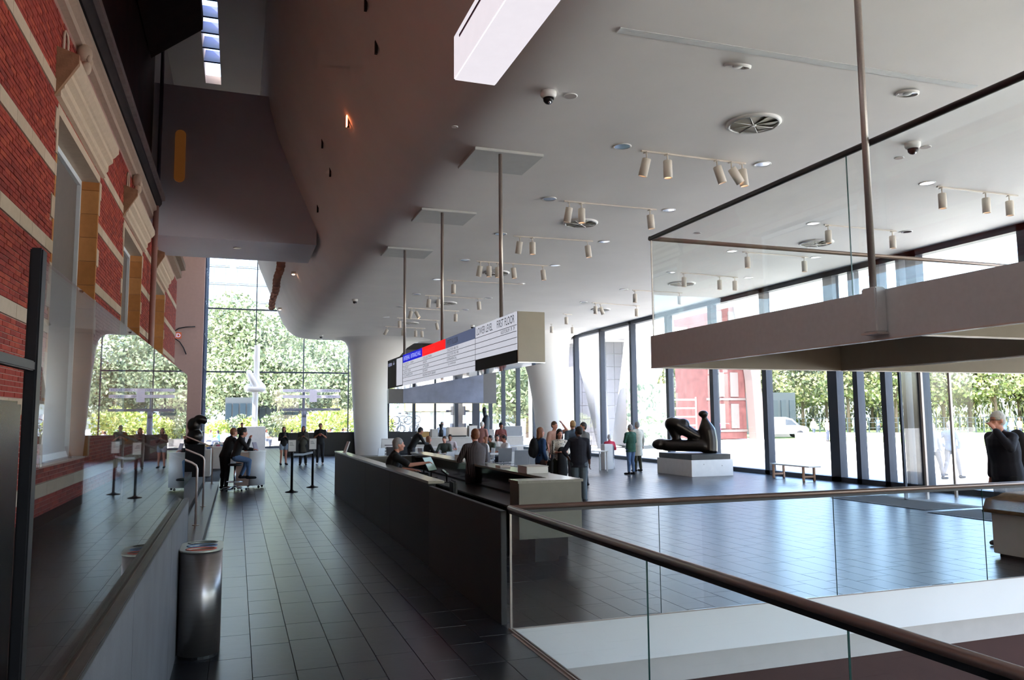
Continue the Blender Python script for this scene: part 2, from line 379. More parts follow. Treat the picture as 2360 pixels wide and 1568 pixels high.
# right facade
rf = empty('window_right', (FX, 0, 0)); rf['kind'] = st
MY = [(57.0, .1), (53.8, .1), (50.9, .1), (47.9, .1), (44.9, .1), (41.75, .1), (38.55, .1), (35.37, .1), (32.15, .1), (28.93, .11), (25.68, .12), (22.5, .12), (19.25, .2), (18.31, .09), (17.26, .09), (16.53, .06), (16.08, .17), (12.9, .11), (9.66, .11), (6.4, .11), (3.2, .11), (0, .11), (-3.2, .11), (-6.4, .11)]
for y, hw in MY: obj('mullion', MB().box(-.12, y-hw, 0, .14, y+hw, CEIL), m_frame, rf)
obj('head_rail', MB().box(-.12, YB, CEIL-.16, .14, YEND, CEIL), m_frame, rf)
obj('sill_rail', MB().box(-.12, YB, 0, .14, YEND, .14), m_frame, rf)
ys = [m[0] for m in MY]
for i in range(len(ys)-1):
    obj('pane', MB().box(-.012, ys[i+1]+.05, .1, .012, ys[i]-.05, CEIL-.1), m_fglass, rf)
# entrance lobby glass standing inwards from the facade
lob = empty('door_entrance', (FX, 14.5, 0)); lob['kind'] = st
for y in (14.45,):
    obj('pane', MB().box(-2.4, y-.01-14.5, .05, -.1, y+.01-14.5, 3.0), m_glass, lob)
for xx in (-2.4, -1.75, -.85):
    obj('post', MB().box(xx-.03, -.09, 0, xx+.03, -.03, 3.0), m_frame if xx < -2 else m_steel, lob)
obj('lobby_header', MB().box(-2.45, -.12, 3.0, -.1, .04, 3.12), m_frame, lob)
# void below the floor
vd = MB(); vd.box(2.49, 7.2, -.42, 15.0, 7.24, 0); vd.box(2.45, YB, -.42, 2.49, 7.24, -.0)
obj('trim_void_edge', vd, m_white, kind=st)
obj('trim_void_band', MB().box(2.3, 7.60, -.82, 15.2, 7.8, -.4), m_offwhite, kind=st)
vw = MB(); vw.box(2.3, 7.66, -5.2, 15.2, 7.8, -.82); vw.box(2.2, YB, -5.2, 2.3, 7.8, -.4); vw.box(15.0, YB, -5.2, 15.2, 7.8, -.4)
obj('wall_void', vw, mat('void_wall', (74, 46, 38), .8), kind=st)
obj('floor_lower', MB().box(2.0, YB, -5.4, 15.4, 7.9, -5.2), mat('dark_wood_floor', (74, 44, 34), .5, var=.2, vs_=3), kind=st)
# dark low wall across the end of the hall and the tapering columns
obj('wall_low_dark', MB().bbox(2.4, 44.2, 0, 8.6, 44.45, 1.25, .01).bbox(8.6, 44.2, 0, 13.2, 44.4, 1.22, .01), mat('black_board', (30, 31, 35), .5), kind=st)
def column(name, base_c, base_r, top_pts, label):
    mb = MB(); n = 40; rings = []
    # top_pts: list of (z, xleft, xright, half depth)
    for z, xl, xr, hd in top_pts:
        for j in range(n):
            a = 2*PI*j/n; rings.append(((xl+xr)/2+(xr-xl)/2*math.cos(a), base_c+hd*math.sin(a), z))
    k = len(top_pts)
    mb.add(rings, [(i*n+j, i*n+(j+1) % n, (i+1)*n+(j+1) % n, (i+1)*n+j) for i in range(k-1) for j in range(n)], True)
    return obj(name, mb, m_white, kind=st)
column('trim_column_1', 43.5, 1, [(0, 6.15, 7.95, .75), (1.5, 6.05, 7.9, .75), (3.5, 5.93, 7.85, .78), (4.6, 5.84, 8.05, .85), (5.4, 5.76, 8.5, 1.0), (5.95, 5.66, 8.98, 1.2), (6.2, 5.52, 9.35, 1.4), (6.33, 5.3, 9.7, 1.6), (6.4, 4.95, 10.3, 1.9)], '')
def colx(px, y, Y): return on_y(px, y, Y).x
CY2 = 38.0
c2 = []
for z, yl, xl, xr in ((0, 1060, 1243, 1296), (1.5, 985, 1238, 1300), (3.0, 915, 1229, 1303), (4.2, 865, 1219, 1306), (5.2, 815, 1204, 1308), (5.8, 790, 1190, 1310), (6.15, 778, 1175, 1313), (6.33, 772, 1158, 1322), (6.4, 768, 1135, 1340)):
    c2.append((z, colx(xl, yl, CY2), colx(xr, yl, CY2), 1.0 if z < 6 else 1.3))
column('trim_column_2', CY2, 1, c2, '')

# ------------------------------------------------ old brick facade on the left
brick_wall = obj('wall_left', MB().box(XL-.38, 6.0, 0.0, XL-.012, 11.75, 8.3)
    .box(XL-.38, 15.1, 0, XL-.012, 18.35, 8.3).box(XL-.38, 21.7, 0, XL-.012, 25.0, 8.3).box(XL-.38, 28.35, 0, XL-.012, 33.5, 8.3)
    .box(XL-.38, 11.75, 6.2, XL-.012, 15.1, 8.3).box(XL-.38, 18.35, 6.2, XL-.012, 21.7, 8.3).box(XL-.38, 25.0, 6.2, XL-.012, 28.35, 8.3)
    .box(XL-.38, 11.75, 0, XL-.012, 15.1, 1.4).box(XL-.38, 18.35, 0, XL-.012, 21.7, 1.4).box(XL-.38, 25, 0, XL-.012, 28.35, 1.4), m_mortar, kind=st)
WIN = [(11.75, 15.1), (18.35, 21.7), (25.0, 28.35)]
CH = .0630; bl = .215
bricks = []
def in_open(y0, y1, z0, z1):
    for a, b in WIN:
        if y1 > a-.02 and y0 < b+.02 and z1 > 1.4 and z0 < 6.2: return True
    return False
nc = int(7.55/CH)
bands = [1.10, 2.17, 3.24, 4.31, 5.38, 6.45]
blocks = []
for zb in bands:
    y = 6.0
    while y < 33.4:
        L = random.uniform(.55, .8); y1 = min(y+L, 33.5)
        a, b = y, y1
        for wa, wb in WIN:
            if zb < 6.2 and zb > 1.3:
                if a < wa < b: b = wa
                if a < wb < b: a = wb
                if a >= wa and b <= wb: a = b
        if b-a > .06: blocks.append((a, b, zb-.085, zb+.085))
        y = y1
for wa, wb in WIN:      # toothed quoins beside each opening
    z = 1.4; k = 0
    while z < 6.15:
        h = .3; wd = .20 if k % 2 else .11
        if not any(abs(z+h/2-zb) < .24 for zb in bands):
            blocks.append((wa-wd, wa, z, z+h)); blocks.append((wb, wb+wd, z, z+h))
        z += h; k += 1
def clash(y0, y1, z0, z1):
    for a, b, c, d in blocks:
        if y1 > a+.01 and y0 < b-.01 and z1 > c+.01 and z0 < d-.01: return True
    return False
for c in range(int(.5/CH), nc):
    z0 = c*CH; z1 = z0+CH-.011
    if any(z1 > zb-.08 and z0 < zb+.08 for zb in bands): continue
    y = 6.0-(c % 2)*bl/2
    while y < 33.5:
        a, b = y, min(y+bl-.011, 33.5)
        for wa, wb in WIN:
            if z1 > 1.4 and z0 < 6.2:
                if a < wa < b: b = wa
                if a < wb < b: a = wb
                if a >= wa and b <= wb: a = b
        if b-a > .02:
            for q in blocks:
                if q[3]-q[2] > .25 and z1 > q[2] and z0 < q[3] and a < q[1] and b > q[0]:
                    if a >= q[0] and b <= q[1]: a = b
                    elif a < q[0]: b = q[0]
                    else: a = q[1]
        if b-a > .02 and not (1.4 > z1 and False): bricks.append((a, b, z0, z1))
        y += bl
def bvis(q):
    v = np.array([XL, (q[0]+q[1])/2, (q[2]+q[3])/2-EYE]); d = v @ _fw
    px = CXP+F_PX*(v @ _r)/d; py = CYP-F_PX*(v @ _u)/d
    if not (-6 < px < 420 and -10 < py < 900): return 0
    return (q[1]-q[0])/d**3
bricks.sort(key=bvis, reverse=True)
def brick_geo(mb, q):
    p = random.uniform(-.003, .004)
    mb.box(XL-.02, q[0], q[2], XL+p, q[1], q[3])
for q in bricks[:290]:
    mb = MB(); brick_geo(mb, q); obj('brick', mb, m_brick, brick_wall)
mb = MB()
for q in bricks[290:]: brick_geo(mb, q)
obj('brick_field', mb, m_brick, brick_wall, kind='stuff', label='further red bricks with pale joints')
for a, b, c, d in blocks:
    obj('stone_block', MB().box(XL-.03, a+.004, c, XL+.012, b-.004, d), m_sand, brick_wall)
# window surrounds
for i, (wa, wb) in enumerate(WIN):
    wn = empty('window_brick_%d' % (i+1), (XL, (wa+wb)/2, 0)); wn['kind'] = st
    ya, yb = wa-(wa+wb)/2, wb-(wa+wb)/2
    # ochre stone reveals in blocks
    z = 1.4
    while z < 6.2:
        z1 = min(z+.42, 6.2)
        obj('reveal_stone', MB().box(-.30, yb-.03, z+.004, .004, yb+.05, z1-.004), m_ochre, wn); obj('reveal_stone', MB().box(-.30, ya-.05, z+.004, .004, ya+.03, z1-.004), m_ochre, wn); z = z1
    obj('lintel', MB().box(-.30, ya-.05, 6.17, .004, yb+.05, 6.3), m_sand, wn)
    fr = MB(); X0, X1 = -.34, -.27
    fr.box(X0, ya, 1.4, X1, ya+.1, 6.2); fr.box(X0, yb-.1, 1.4, X1, yb, 6.2); fr.box(X0, ya+.1, 6.08, X1, yb-.1, 6.2); fr.box(X0, ya+.1, 1.4, X1, yb-.1, 1.5)
    obj('window_frame', fr, m_winwhite, wn)
    obj('blind' if i < 2 else 'pane', MB().box(-.35, ya+.08, 1.45, -.33, yb-.08, 6.1), m_winpane if i < 2 else mat('sky_reflection_pane', (170, 186, 196), .12), wn)  # the third pane's pale blue is sky reflection put into its colour
    # moulded hood above the opening
    hood = [(-.02, 6.32), (.06, 6.34), (.06, 6.42), (.10, 6.46), (.10, 6.56), (.17, 6.62), (.17, 6.70), (.20, 6.72), (.26, 6.80), (.26, 6.90), (.04, 6.98), (-.02, 6.98)]
    obj('hood_moulding', MB().prism(hood, 'y', ya-.22, yb+.22), m_sand, wn, fixn=True)
    obj('hood_end', MB().prism([(-.01, 6.30), (.27, 6.79), (.27, 6.91), (-.01, 7.0)], 'y', ya-.30, ya-.22), MATS.get('weathered_brown_stone') or mat('weathered_brown_stone', (150, 112, 84), .9, var=.2, vs_=6, bump=.4), wn, fixn=True)
    # iron wall tie above the hood and carved console under the cornice
    tie = MB(); Y0 = ya-.05
    tie.tube([(.03, Y0, 7.02), (.03, Y0, 7.30), (.03, Y0+.06, 7.36), (.03, Y0+.2, 7.36), (.03, Y0+.26, 7.30), (.03, Y0+.26, 7.02)], .018, 8)
    obj('wall_tie', tie, m_sand, wn)
    con = MB(); Yc = ya+1.0
    con.ell((.10, Yc, 7.48), .11, .12, .16).ell((.12, Yc, 7.28), .08, .09, .12).ell((.06, Yc, 7.10), .05, .07, .12).ell((.17, Yc+.06, 7.40), .04, .04, .06).ell((.17, Yc-.06, 7.40), .04, .04, .06)
    obj('carved_console', con, m_sand, wn)
# cornice with dark gutter
cn = MB().prism([(XL-.05, 7.58), (XL+.08, 7.60), (XL+.08, 7.72), (XL+.16, 7.76), (XL+.16, 7.86), (XL-.05, 7.9)], 'y', 4, 23.45); obj('trim_cornice', cn, m_sand, kind=st, fixn=True)
gt = MB().prism([(XL-.05, 7.90), (XL+.18, 7.90), (XL+.26, 8.02), (XL+.26, 8.12), (XL-.05, 8.25)], 'y', 4, 23.45); obj('trim_gutter', gt, m_dark, kind=st, fixn=True)
gl_ = MB().prism([(XL+.24, 8.10), (XL+.34, 8.12), (XL+.34, 8.24), (XL+.24, 8.24)], 'y', 4, 23.45); obj('trim_gutter_lip', gl_, mat('weathered_lead', (150, 134, 128), .6, var=.15), kind=st, fixn=True)
cn2 = MB().prism([(XL-.05, 7.58), (XL+.16, 7.66), (XL+.16, 7.86), (XL-.05, 7.9)], 'y', 26.45, 33.5).prism([(XL-.05, 7.90), (XL+.30, 7.96), (XL+.30, 8.16), (XL-.05, 8.25)], 'y', 26.45, 33.5); obj('trim_cornice_far', cn2, m_sand, kind=st, fixn=True)
pp = MB().tube([(XL+.14, 23.2, .9), (XL+.14, 23.2, 7.9)], .075, 14)
obj('drainpipe', pp, mat('painted_pipe', (160, 120, 112), .5), label='tall vertical drainpipe on the brick wall below the gutter end', cat='pipe')
pp2 = MB().tube([(XL+.16, 23.3, 8.3), (XL+.16, 23.3, 14)], .05, 12)
obj('upper_drainpipe', pp2, mat('dark_pipe', (76, 70, 88), .5), label='thin dark pipe rising above the gutter beside the bridge', cat='pipe')
# ================================================================= LEFT SIDE: parapet, glass, steps, rails, bin
PX0, PX1 = -.55, -.44
pa = empty('parapet', (-.49, 4, 0), label='long grey stone parapet carrying the tall glass screen at left', cat='parapet')
def rel(mb, o):
    l = o.location; mb.v = [(p[0]-l[0], p[1]-l[1], p[2]-l[2]) for p in mb.v]; return mb
for a, b in ((-1.0, 1.9), (1.9, 4.2), (4.2, 6.5), (6.5, 8.66)):
    obj('stone_panel', rel(MB().bbox(PX1-.03, a+.002, 0, PX1, b-.002, 1.19, .002), pa), m_parapet, pa)
obj('core', rel(MB().box(PX0, -1.0, 0, PX1-.031, 8.64, 1.185), pa), m_desk, pa)
obj('coping', rel(MB().bbox(PX0-.005, -1, 1.19, -.505, 8.66, 1.215, .003).bbox(-.480, -1, 1.19, PX1+.003, 8.66, 1.215, .003), pa), mat('dark_coping', (66, 62, 60), .45, var=.2, vs_=8), pa)
obj('glazing_channel', rel(MB().box(-.506, -1, 1.18, -.479, 8.66, 1.205), pa), mat('channel_metal', (120, 118, 112), .35, .9), pa)
gs = empty('glass_screen', (-.4925, 5, 1.2), label='tall clear glass screen standing on the grey parapet at left', cat='glass screen')
gm = MB(); r_ = .12; pts = [(2.30, 1.2), (8.62, 1.2), (8.62, 2.45-r_)]+[(8.62-r_+r_*math.cos(a), 2.45-r_+r_*math.sin(a)) for a in (PI/8, PI/4, 3*PI/8, PI/2)]+[(2.30, 2.42)]
gm.prism(pts, 'x', -.4985, -.4865); obj('pane', rel(gm, gs), m_glass, gs, fixn=True)
obj('edge_strip', rel(MB().box(-.4985, 8.622, 1.2, -.4865, 8.628, 2.33), gs), m_edge, gs)
pf = empty('glass_door_frame', (-.4925, 2.27, 1.2), label='black upright post and bar at the near end of the left glass screen', cat='frame')
obj('post', rel(MB().bbox(-.507, 2.245, 1.21, -.478, 2.295, 2.44, .004), pf), m_blackmetal, pf)
obj('bar', rel(MB().bbox(-.505, 1.0, 2.125, -.482, 2.245, 2.15, .003), pf), m_blackmetal, pf)
dk = obj('dark_cabinet', MB().bbox(-1.3, 1.2, 1.02, -.62, 2.75, 2.06, .01), mat('black_lacquer', (14, 13, 15), .25), label='black cabinet behind the black post at the left edge', cat='cabinet')
obj('floor_landing', MB().box(XL, -1, .9, PX0, 8.66, 1.0), m_desk, kind=st)
# wide low steps rising to the left
sp = empty('floor_steps', (-.46, 17, 0)); sp['kind'] = st
for k in range(5):
    xa = -.46-k*.38
    obj('step', rel(MB().bbox(XL, 8.7, .155*k+.001, xa, 25.2, .155*(k+1), .006), sp), m_desk if k else mat('step_stone', (60, 58, 60), .4, var=.15, vs_=10), sp)
m_tube = mat('satin_steel_tube', (226, 208, 200), .4, .35)
HR = [(15.0, 'nearest of the three steel stair handrails on the dark steps'), (18.15, 'middle of the three steel stair handrails on the dark steps'), (24.4, 'farthest of the three steel stair handrails by the kiosk')]
for i, (y, lb) in enumerate(HR):
    h = empty('stair_handrail', (-.64, y, .155), label=lb, cat='handrail', group='steel handrails on the left steps')
    mb = MB(); mb.tube([(0, 0, 0), (0, 0, .98), (-.02, 0, 1.04), (-.09, 0, 1.09), (-1.7, 0, 1.80)], .020, 10); obj('rail', mb, m_tube, h)
    obj('post_foot', MB().lathe([(.06, 0), (.06, .008), (.028, .014)], n=14), m_steel, h)
    obj('upper_post', MB().tube([(-1.2, 0, .46), (-1.2, 0, 1.56)], .02, 8), m_tube, h)
# waste bin: steel body, rounded rectangular plan, three openings with coloured rings
bn = empty('waste_bin', (-.262, 7.55, 0), label='brushed steel recycling bin with three round openings beside the parapet', cat='bin')
BW, BL, BH, BR = .17, .33, .88, .165
def stadium(w_, l_, n=10):
    P = []
    for i in range(n+1): a = PI*i/n; P.append((w_*math.cos(a), l_-w_+w_*math.sin(a)))
    for i in range(n+1): a = PI+PI*i/n; P.append((w_*math.cos(a), -(l_-w_)+w_*math.sin(a)))
    return P
mb = MB().prism(stadium(BW, BL, 14), 'z', .03, BH); mb.s = [False, False]+[True]*(len(mb.s)-2); obj('body', mb, mat('steel_body', (150, 144, 142), .32, .9, var=.06, vs_=3, stretch=(1, 1, 14)), bn)
obj('base_ring', MB().prism(stadium(BW-.015, BL-.015), 'z', 0, .03), m_blackmetal, bn)
# lid with real holes
me = bpy.data.meshes.new('lid'); bm = bmesh.new()
out = [bm.verts.new((x, y, BH+.012)) for x, y in stadium(BW+.006, BL+.006, 14)]
es = [bm.edges.new((out[i], out[(i+1) % len(out)])) for i in range(len(out))]
for cy in (-.185, 0, .185):
    ring = [bm.verts.new((.105*math.cos(2*PI*j/24), cy+.075*math.sin(2*PI*j/24), BH+.012)) for j in range(24)]
    es += [bm.edges.new((ring[j], ring[(j+1) % 24])) for j in range(24)]
bmesh.ops.triangle_fill(bm, use_beauty=True, edges=es)
for v in out: pass
r2 = bmesh.ops.extrude_face_region(bm, geom=bm.faces[:]); 
for v in [g for g in r2['geom'] if isinstance(g, bmesh.types.BMVert)]: v.co.z -= .011
bmesh.ops.recalc_face_normals(bm, faces=bm.faces[:]); bm.to_mesh(me); bm.free()
obj('lid', me, mat('pale_steel_lid', (176, 178, 166), .4, .6), bn)
for cy, c in ((-.185, (214, 74, 44)), (0, (60, 110, 170)), (.185, (70, 76, 70))):
    rg = MB(); n = 24; V = []
    for rr, rs_, z in ((.128, .094, BH+.013), (.128, .094, BH+.016), (.106, .076, BH+.016), (.10, .07, BH-.06)):
        V += [(rr*math.cos(2*PI*j/n), cy+rs_*math.sin(2*PI*j/n), z) for j in range(n)]
    rg.add(V, [(i*n+j, i*n+(j+1) % n, (i+1)*n+(j+1) % n, (i+1)*n+j) for i in range(3) for j in range(n)], True)
    obj('opening_ring', rg, mat('ring_%d' % c[0], c, .4), bn, label={214: 'orange-red ring', 60: 'blue ring', 70: 'dark ring'}[c[0]])
obj('dark_liner', MB().prism(stadium(BW-.02, BL-.02), 'z', BH-.09, BH-.07), m_blackmetal, bn)

# ================================================================= RECEPTION DESK
dkl = empty('reception_desk_front', (2.56, 16, 0), label='long black reception desk front along the corridor', cat='desk front')
seams = [10.62, 12.1, 13.9, 15.9, 18.4, 21.5]
seams = [10.62]+sorted([on_x(899, 1085, 2.5).y, on_x(842, 1070, 2.5).y])+[21.5]
for a, b in zip(seams[:-1], seams[1:]):
    obj('front_panel', rel(MB().bbox(2.50, a+.003, 0, 2.60, b-.003, 1.10, .003), dkl), m_desk, dkl)
obj('top_ledge', rel(MB().bbox(2.49, 10.6, 1.10, 2.72, 21.52, 1.135, .004), dkl), m_desktop, dkl)
obj('inner_shelf', rel(MB().bbox(2.62, 10.9, .72, 2.92, 20.1, .75, .004), dkl), m_desk, dkl)
obj('low_black_screen', MB().bbox(2.46, 7.38, 0, 2.52, 10.45, 1.085, .004), mat('black_screen_panel', (30, 27, 28), .55, var=.1), label='low black screen wall between the desk and the glass railing', cat='screen wall')
ct = empty('reception_counter', (4.3, 15, 0), label='stone-topped reception counter facing the hall, with end block', cat='counter')
mb = MB().bbox(4.28, 10.65, .0, 4.58, 20.0, 1.09, .004); obj('counter_body', rel(mb, ct), m_desk, ct)
obj('inner_glass_front', rel(MB().bbox(4.262, 10.7, .78, 4.278, 20, 1.08, .002), ct), mat('black_gloss', (20, 20, 21), .12), ct)
obj('counter_top', rel(MB().prism([(3.66, 10.22), (4.64, 10.22), (4.64, 20.05), (4.24, 20.05), (4.24, 10.62), (3.66, 10.62)], 'z', 1.09, 1.125), ct), m_desktop, ct, fixn=True)
obj('end_block', rel(MB().bbox(3.68, 10.24, .33, 4.62, 10.62, 1.09, .004), ct), m_deskend, ct)
obj('end_plinth', rel(MB().box(3.95, 10.34, 0, 4.3, 10.62, .33), ct), m_desk, ct)
obj('work_surface', rel(MB().bbox(3.66, 10.7, .72, 4.26, 20.0, .75, .004), ct), mat('black_worktop', (40, 40, 42), .3), ct)
for y in (11.0, 13.5, 16.5, 19.5): obj('support', rel(MB().box(3.7, y, 0, 4.2, y+.04, .72), ct), m_desk, ct)
bk = obj('back_desk', MB().bbox(2.96, 20.2, 0, 4.6, 20.6, 1.02, .01), m_deskend, label='low stone back counter closing the far end of the reception desk', cat='counter')
m_screen = mat('pale_screen', (150, 170, 160), .25, emit=(140, 170, 160), est=.05)
def monitor(px, py, Y, w_, h_, tilt, rz, label, z=None):
    p = on_y(px, py, Y); z0 = z if z is not None else p.z
    p.x = max(p.x, 3.9)
    m = empty('monitor', (p.x, Y, z0), rz, label=label, cat='monitor', group='screens on the reception desk')
    R = Matrix.Rotation(tilt, 3, 'X')
    def tilted(mb): mb.v = [tuple(R @ Vector(v)+Vector((0, 0, .14))) for v in mb.v]; return mb
    obj('housing', tilted(MB().bbox(-w_/2, -.015, 0, w_/2, .015, h_, .004)), m_blackmetal, m)
    obj('display', tilted(MB().box(-w_/2+.012, -.018, .012, w_/2-.012, -.0155, h_-.012)), m_screen, m)
    obj('stand', MB().bbox(-.09, -.08, 0, .09, .08, .012, .003).tube([(0, .03, .01), (0, .035, .2)], .014, 8), m_blackmetal, m); return m
#
monitor(947, 1070, 16.2, .42, .32, -.5, .9, 'tilted monitor in front of the seated man in black', .75)
monitor(966, 1060, 16.9, .40, .30, -.5, 1.9, 'dark-backed monitor beside the tilted one on the desk', .75)
monitor(985, 1070, 14.9, .22, .16, -.9, 1.2, 'small payment tablet under the outstretched arm', .75)
tb = empty('tablet_stand', (2.6, 20.3, 1.135), .2, label='slim white tablet leaning on the far end of the black desk front', cat='tablet')
mb = MB().bbox(-.012, -.10, 0, .012, .10, .30, .003); R = Matrix.Rotation(.35, 3, 'Y'); mb.v = [tuple(R @ Vector(v)) for v in mb.v]; obj('slab', mb, m_white_lac, tb)
obj('foot', MB().bbox(-.05, -.05, 0, .05, .05, .008, .002), m_steel, tb)
for (a, b, Y, lb) in ((1112, 1178, 11.7, 'larger white tray box on the counter in front of the striped shirt man'), (1018, 1058, 15.6, 'smaller white tray box farther along the counter')):
    p = on_y((a+b)/2, 1080, Y); hw = (on_y(b, 1080, Y).x-on_y(a, 1080, Y).x)/2
    t = empty('tray_box', (4.44, Y, 1.125), label=lb, cat='tray box')
    obj('box_body', MB().bbox(-.18, -hw*.9, 0, .18, hw*.9, .10, .008), m_white_lac, t); obj('box_rim', MB().bbox(-.185, -hw*.9-.005, .10, .185, hw*.9+.005, .112, .003), m_offwhite, t)
def office_chair(loc, rz, label):
    c = empty('office_chair', loc, rz, label=label, cat='chair', group='black office chairs at the desk')
    obj('seat', MB().bbox(-.23, -.22, .44, .23, .22, .50, .03), m_blackmetal, c)
    mb = MB().bbox(-.21, -.03, .60, .21, .03, 1.08, .025); obj('backrest', mb, m_blackmetal, c).location = (0, -.24, 0)
    obj('column', MB().tube([(0, 0, .08), (0, 0, .44)], .028, 8).tube([(0, -.2, .46), (0, -.27, .52), (0, -.27, .8)], .018, 8), m_blackmetal, c)
    for k in range(5):
        a = 2*PI*k/5; obj('foot', MB().tube([(0, 0, .09), (.28*math.cos(a), .28*math.sin(a), .06)], .017, 6).ell((.28*math.cos(a), .28*math.sin(a), .03), .025, .025, .03, 8, 6), m_blackmetal, c)
    return c
office_chair((3.25, 13.2, 0), -PI/2+.2, 'empty black office chair, farther one behind the desk'); office_chair((3.28, 11.3, 0), -PI/2-.1, 'empty black office chair, nearer one behind the end block')

# ================================================================= GLASS RAILINGS ROUND THE VOID
ra = empty('glass_railing', (2.49, 3, 0), label='near glass railing with bronze handrail running towards the viewer', cat='railing')
zt = on_y(1162, 1172, 7.2).z
obj('handrail', rel(MB().tube([(2.49, 7.2, zt), (2.49, -2, zt)], .026, 14), ra), m_rail, ra)
obj('rail_channel', rel(MB().box(2.478, -2, zt-.05, 2.502, 7.2, zt-.018), ra), m_blackmetal, ra)
jy = on_x(1495, 1450, 2.49).y
ed = [7.17, jy, jy-1.75, jy-3.5, -2]
ed = [e for e in ed if e > -1.9]+[-2]
for a, b in zip(ed[:-1], ed[1:]):
    obj('pane', rel(MB().box(2.485, b+.006, .01, 2.497, a-.006, zt-.03), ra), m_glass, ra)
    obj('pane_edge', rel(MB().box(2.485, b+.0045, .01, 2.497, b+.0065, zt-.03), ra), m_edge, ra)
obj('base_channel', rel(MB().box(2.47, -2, -.01, 2.482, 7.2, .018).box(2.500, -2, -.01, 2.512, 7.2, .018), ra), m_steel, ra)
obj('end_post', rel(MB().box(2.481, 7.172, 0, 2.501, 7.184, zt-.03), ra), m_steel, ra)
rb = empty('glass_railing', (8, 7.2, 0), label='far glass railing crossing the hall behind the void', cat='railing')
obj('handrail', rel(MB().tube([(2.49, 7.2, zt), (15, 7.2, zt)], .026, 14), rb), m_rail, rb)
obj('rail_channel', rel(MB().box(2.5, 7.19, zt-.05, 15, 7.21, zt-.018), rb), m_blackmetal, rb)
ex = [2.5]+[on_y(x, 1250, 7.2).x for x in (1521, 1925, 2271)]; ex += [ex[-1]+2.05, ex[-1]+4.1, 15.0]
for a, b in zip(ex[:-1], ex[1:]):
    obj('pane', rel(MB().box(a+.006, 7.194, .01, b-.006, 7.206, zt-.03), rb), m_glass, rb)
    obj('pane_edge', rel(MB().box(b-.0065, 7.194, .01, b-.0045, 7.206, zt-.03), rb), m_edge, rb)
obj('base_channel', rel(MB().box(2.5, 7.185, 0, 15, 7.192, .012), rb), m_steel, rb)

# ================================================================= SUSPENDED PLATFORM (right)
P0 = on_z(1501, 847, 2.55); X0, Y1 = P0.x, P0.y
ZB, ZT = 2.55, on_x(1500, 775, X0).z; ZR = on_x(1507, 545, X0).z
m_pf = mat('platform_fascia', (224, 229, 229), .75, var=.03, vs_=20)
m_pi = mat('platform_inner', (196, 190, 172), .7, var=.03)
pl = empty('suspended_platform', (X0, Y1, ZB), label='grey platform edge hung from the ceiling on steel rods at right', cat='platform')
Xb = on_y(1932, 859, Y1).x; Yn = on_x(2046, 777, X0).y
obj('fascia', rel(MB().box(X0, -2.5, ZB, X0+.05, Y1, ZT), pl), m_pf, pl)
obj('far_fascia', rel(MB().box(X0+.05, Y1-.05, ZB, 13, Y1, ZT), pl), m_pi, pl)
obj('inner_beam', rel(MB().box(Xb, Yn, ZB, Xb+.12, Y1-.05, ZT-.03), pl), m_pi, pl)
obj('cross_beam', rel(MB().box(X0+.05, Yn-.1, ZB+.02, 13, Yn, ZT-.03), pl), m_pi, pl)
obj('deck', rel(MB().box(X0+.05, -2.5, ZT-.03, 13, Y1-.05, ZT), pl), m_pi, pl)
m_led = mat('aluminium_trim', (226, 222, 216), .3, .4)
for b in ((X0-.004, -2.5, ZB-.012, X0+.012, Y1, ZB), (X0+.034, -2.5, ZB-.012, X0+.05, Y1, ZB), (X0, Y1-.014, ZB-.012, 13, Y1, ZB), (Xb, Yn, ZB-.012, Xb+.014, Y1-.05, ZB), (Xb+.106, Yn, ZB-.012, Xb+.12, Y1-.05, ZB), (X0+.05, Yn-.1, ZB+.008, 13, Yn-.085, ZB+.02)):
    obj('edge_trim', rel(MB().box(*b), pl), m_led, pl)
gx_ = on_x(1950, 346, X0+.02).y
pr = empty('glass_railing', (X0, Y1, ZT), label='glass railing with dark handrail standing on the hung platform', cat='railing')
for a, b in ((-2.5, gx_), (gx_, Y1-.03)):
    obj('pane', rel(MB().box(X0+.015, a+.006, ZT, X0+.027, b-.006, ZR-.01), pr), m_glass, pr)
    obj('pane_edge', rel(MB().box(X0+.015, a+.004, ZT, X0+.027, a+.0065, ZR-.01), pr), m_edge, pr)
obj('pane_edge', rel(MB().box(X0+.013, Y1-.038, ZT, X0+.029, Y1-.03, ZR-.01), pr), m_steel, pr)
for a in range(4):
    xa = X0+.04+a*2.1; obj('pane', rel(MB().box(xa+.005, Y1-.032, ZT, xa+2.095, Y1-.02, ZR-.01), pr), m_glass, pr)
obj('handrail', rel(MB().tube([(X0+.02, Y1-.01, ZR), (X0+.02, -2.5, ZR)], .026, 12), pr), mat('dark_bronze_rail', (62, 50, 50), .4, .6), pr)
obj('cross_handrail', rel(MB().tube([(X0+.0, Y1-.026, ZR), (13, Y1-.026, ZR)], .026, 12), pr), m_rail, pr)
yr = on_x(2012, 660, X0-.05).y
obj('hanging_rod', rel(MB().tube([(X0-.05, yr, ZB+.03), (X0-.05, yr, CEIL)], .026, 12), pl), m_steel, pl)
obj('rod_sleeve', rel(MB().bbox(X0-.10, yr-.07, ZB+.04, X0-.001, yr+.07, ZT+.015, .01), pl), m_pf, pl)
obj('sleeve_cap', rel(MB().bbox(X0-.11, yr-.08, ZB+.025, X0-.001, yr+.08, ZB+.04, .003), pl), m_led, pl)

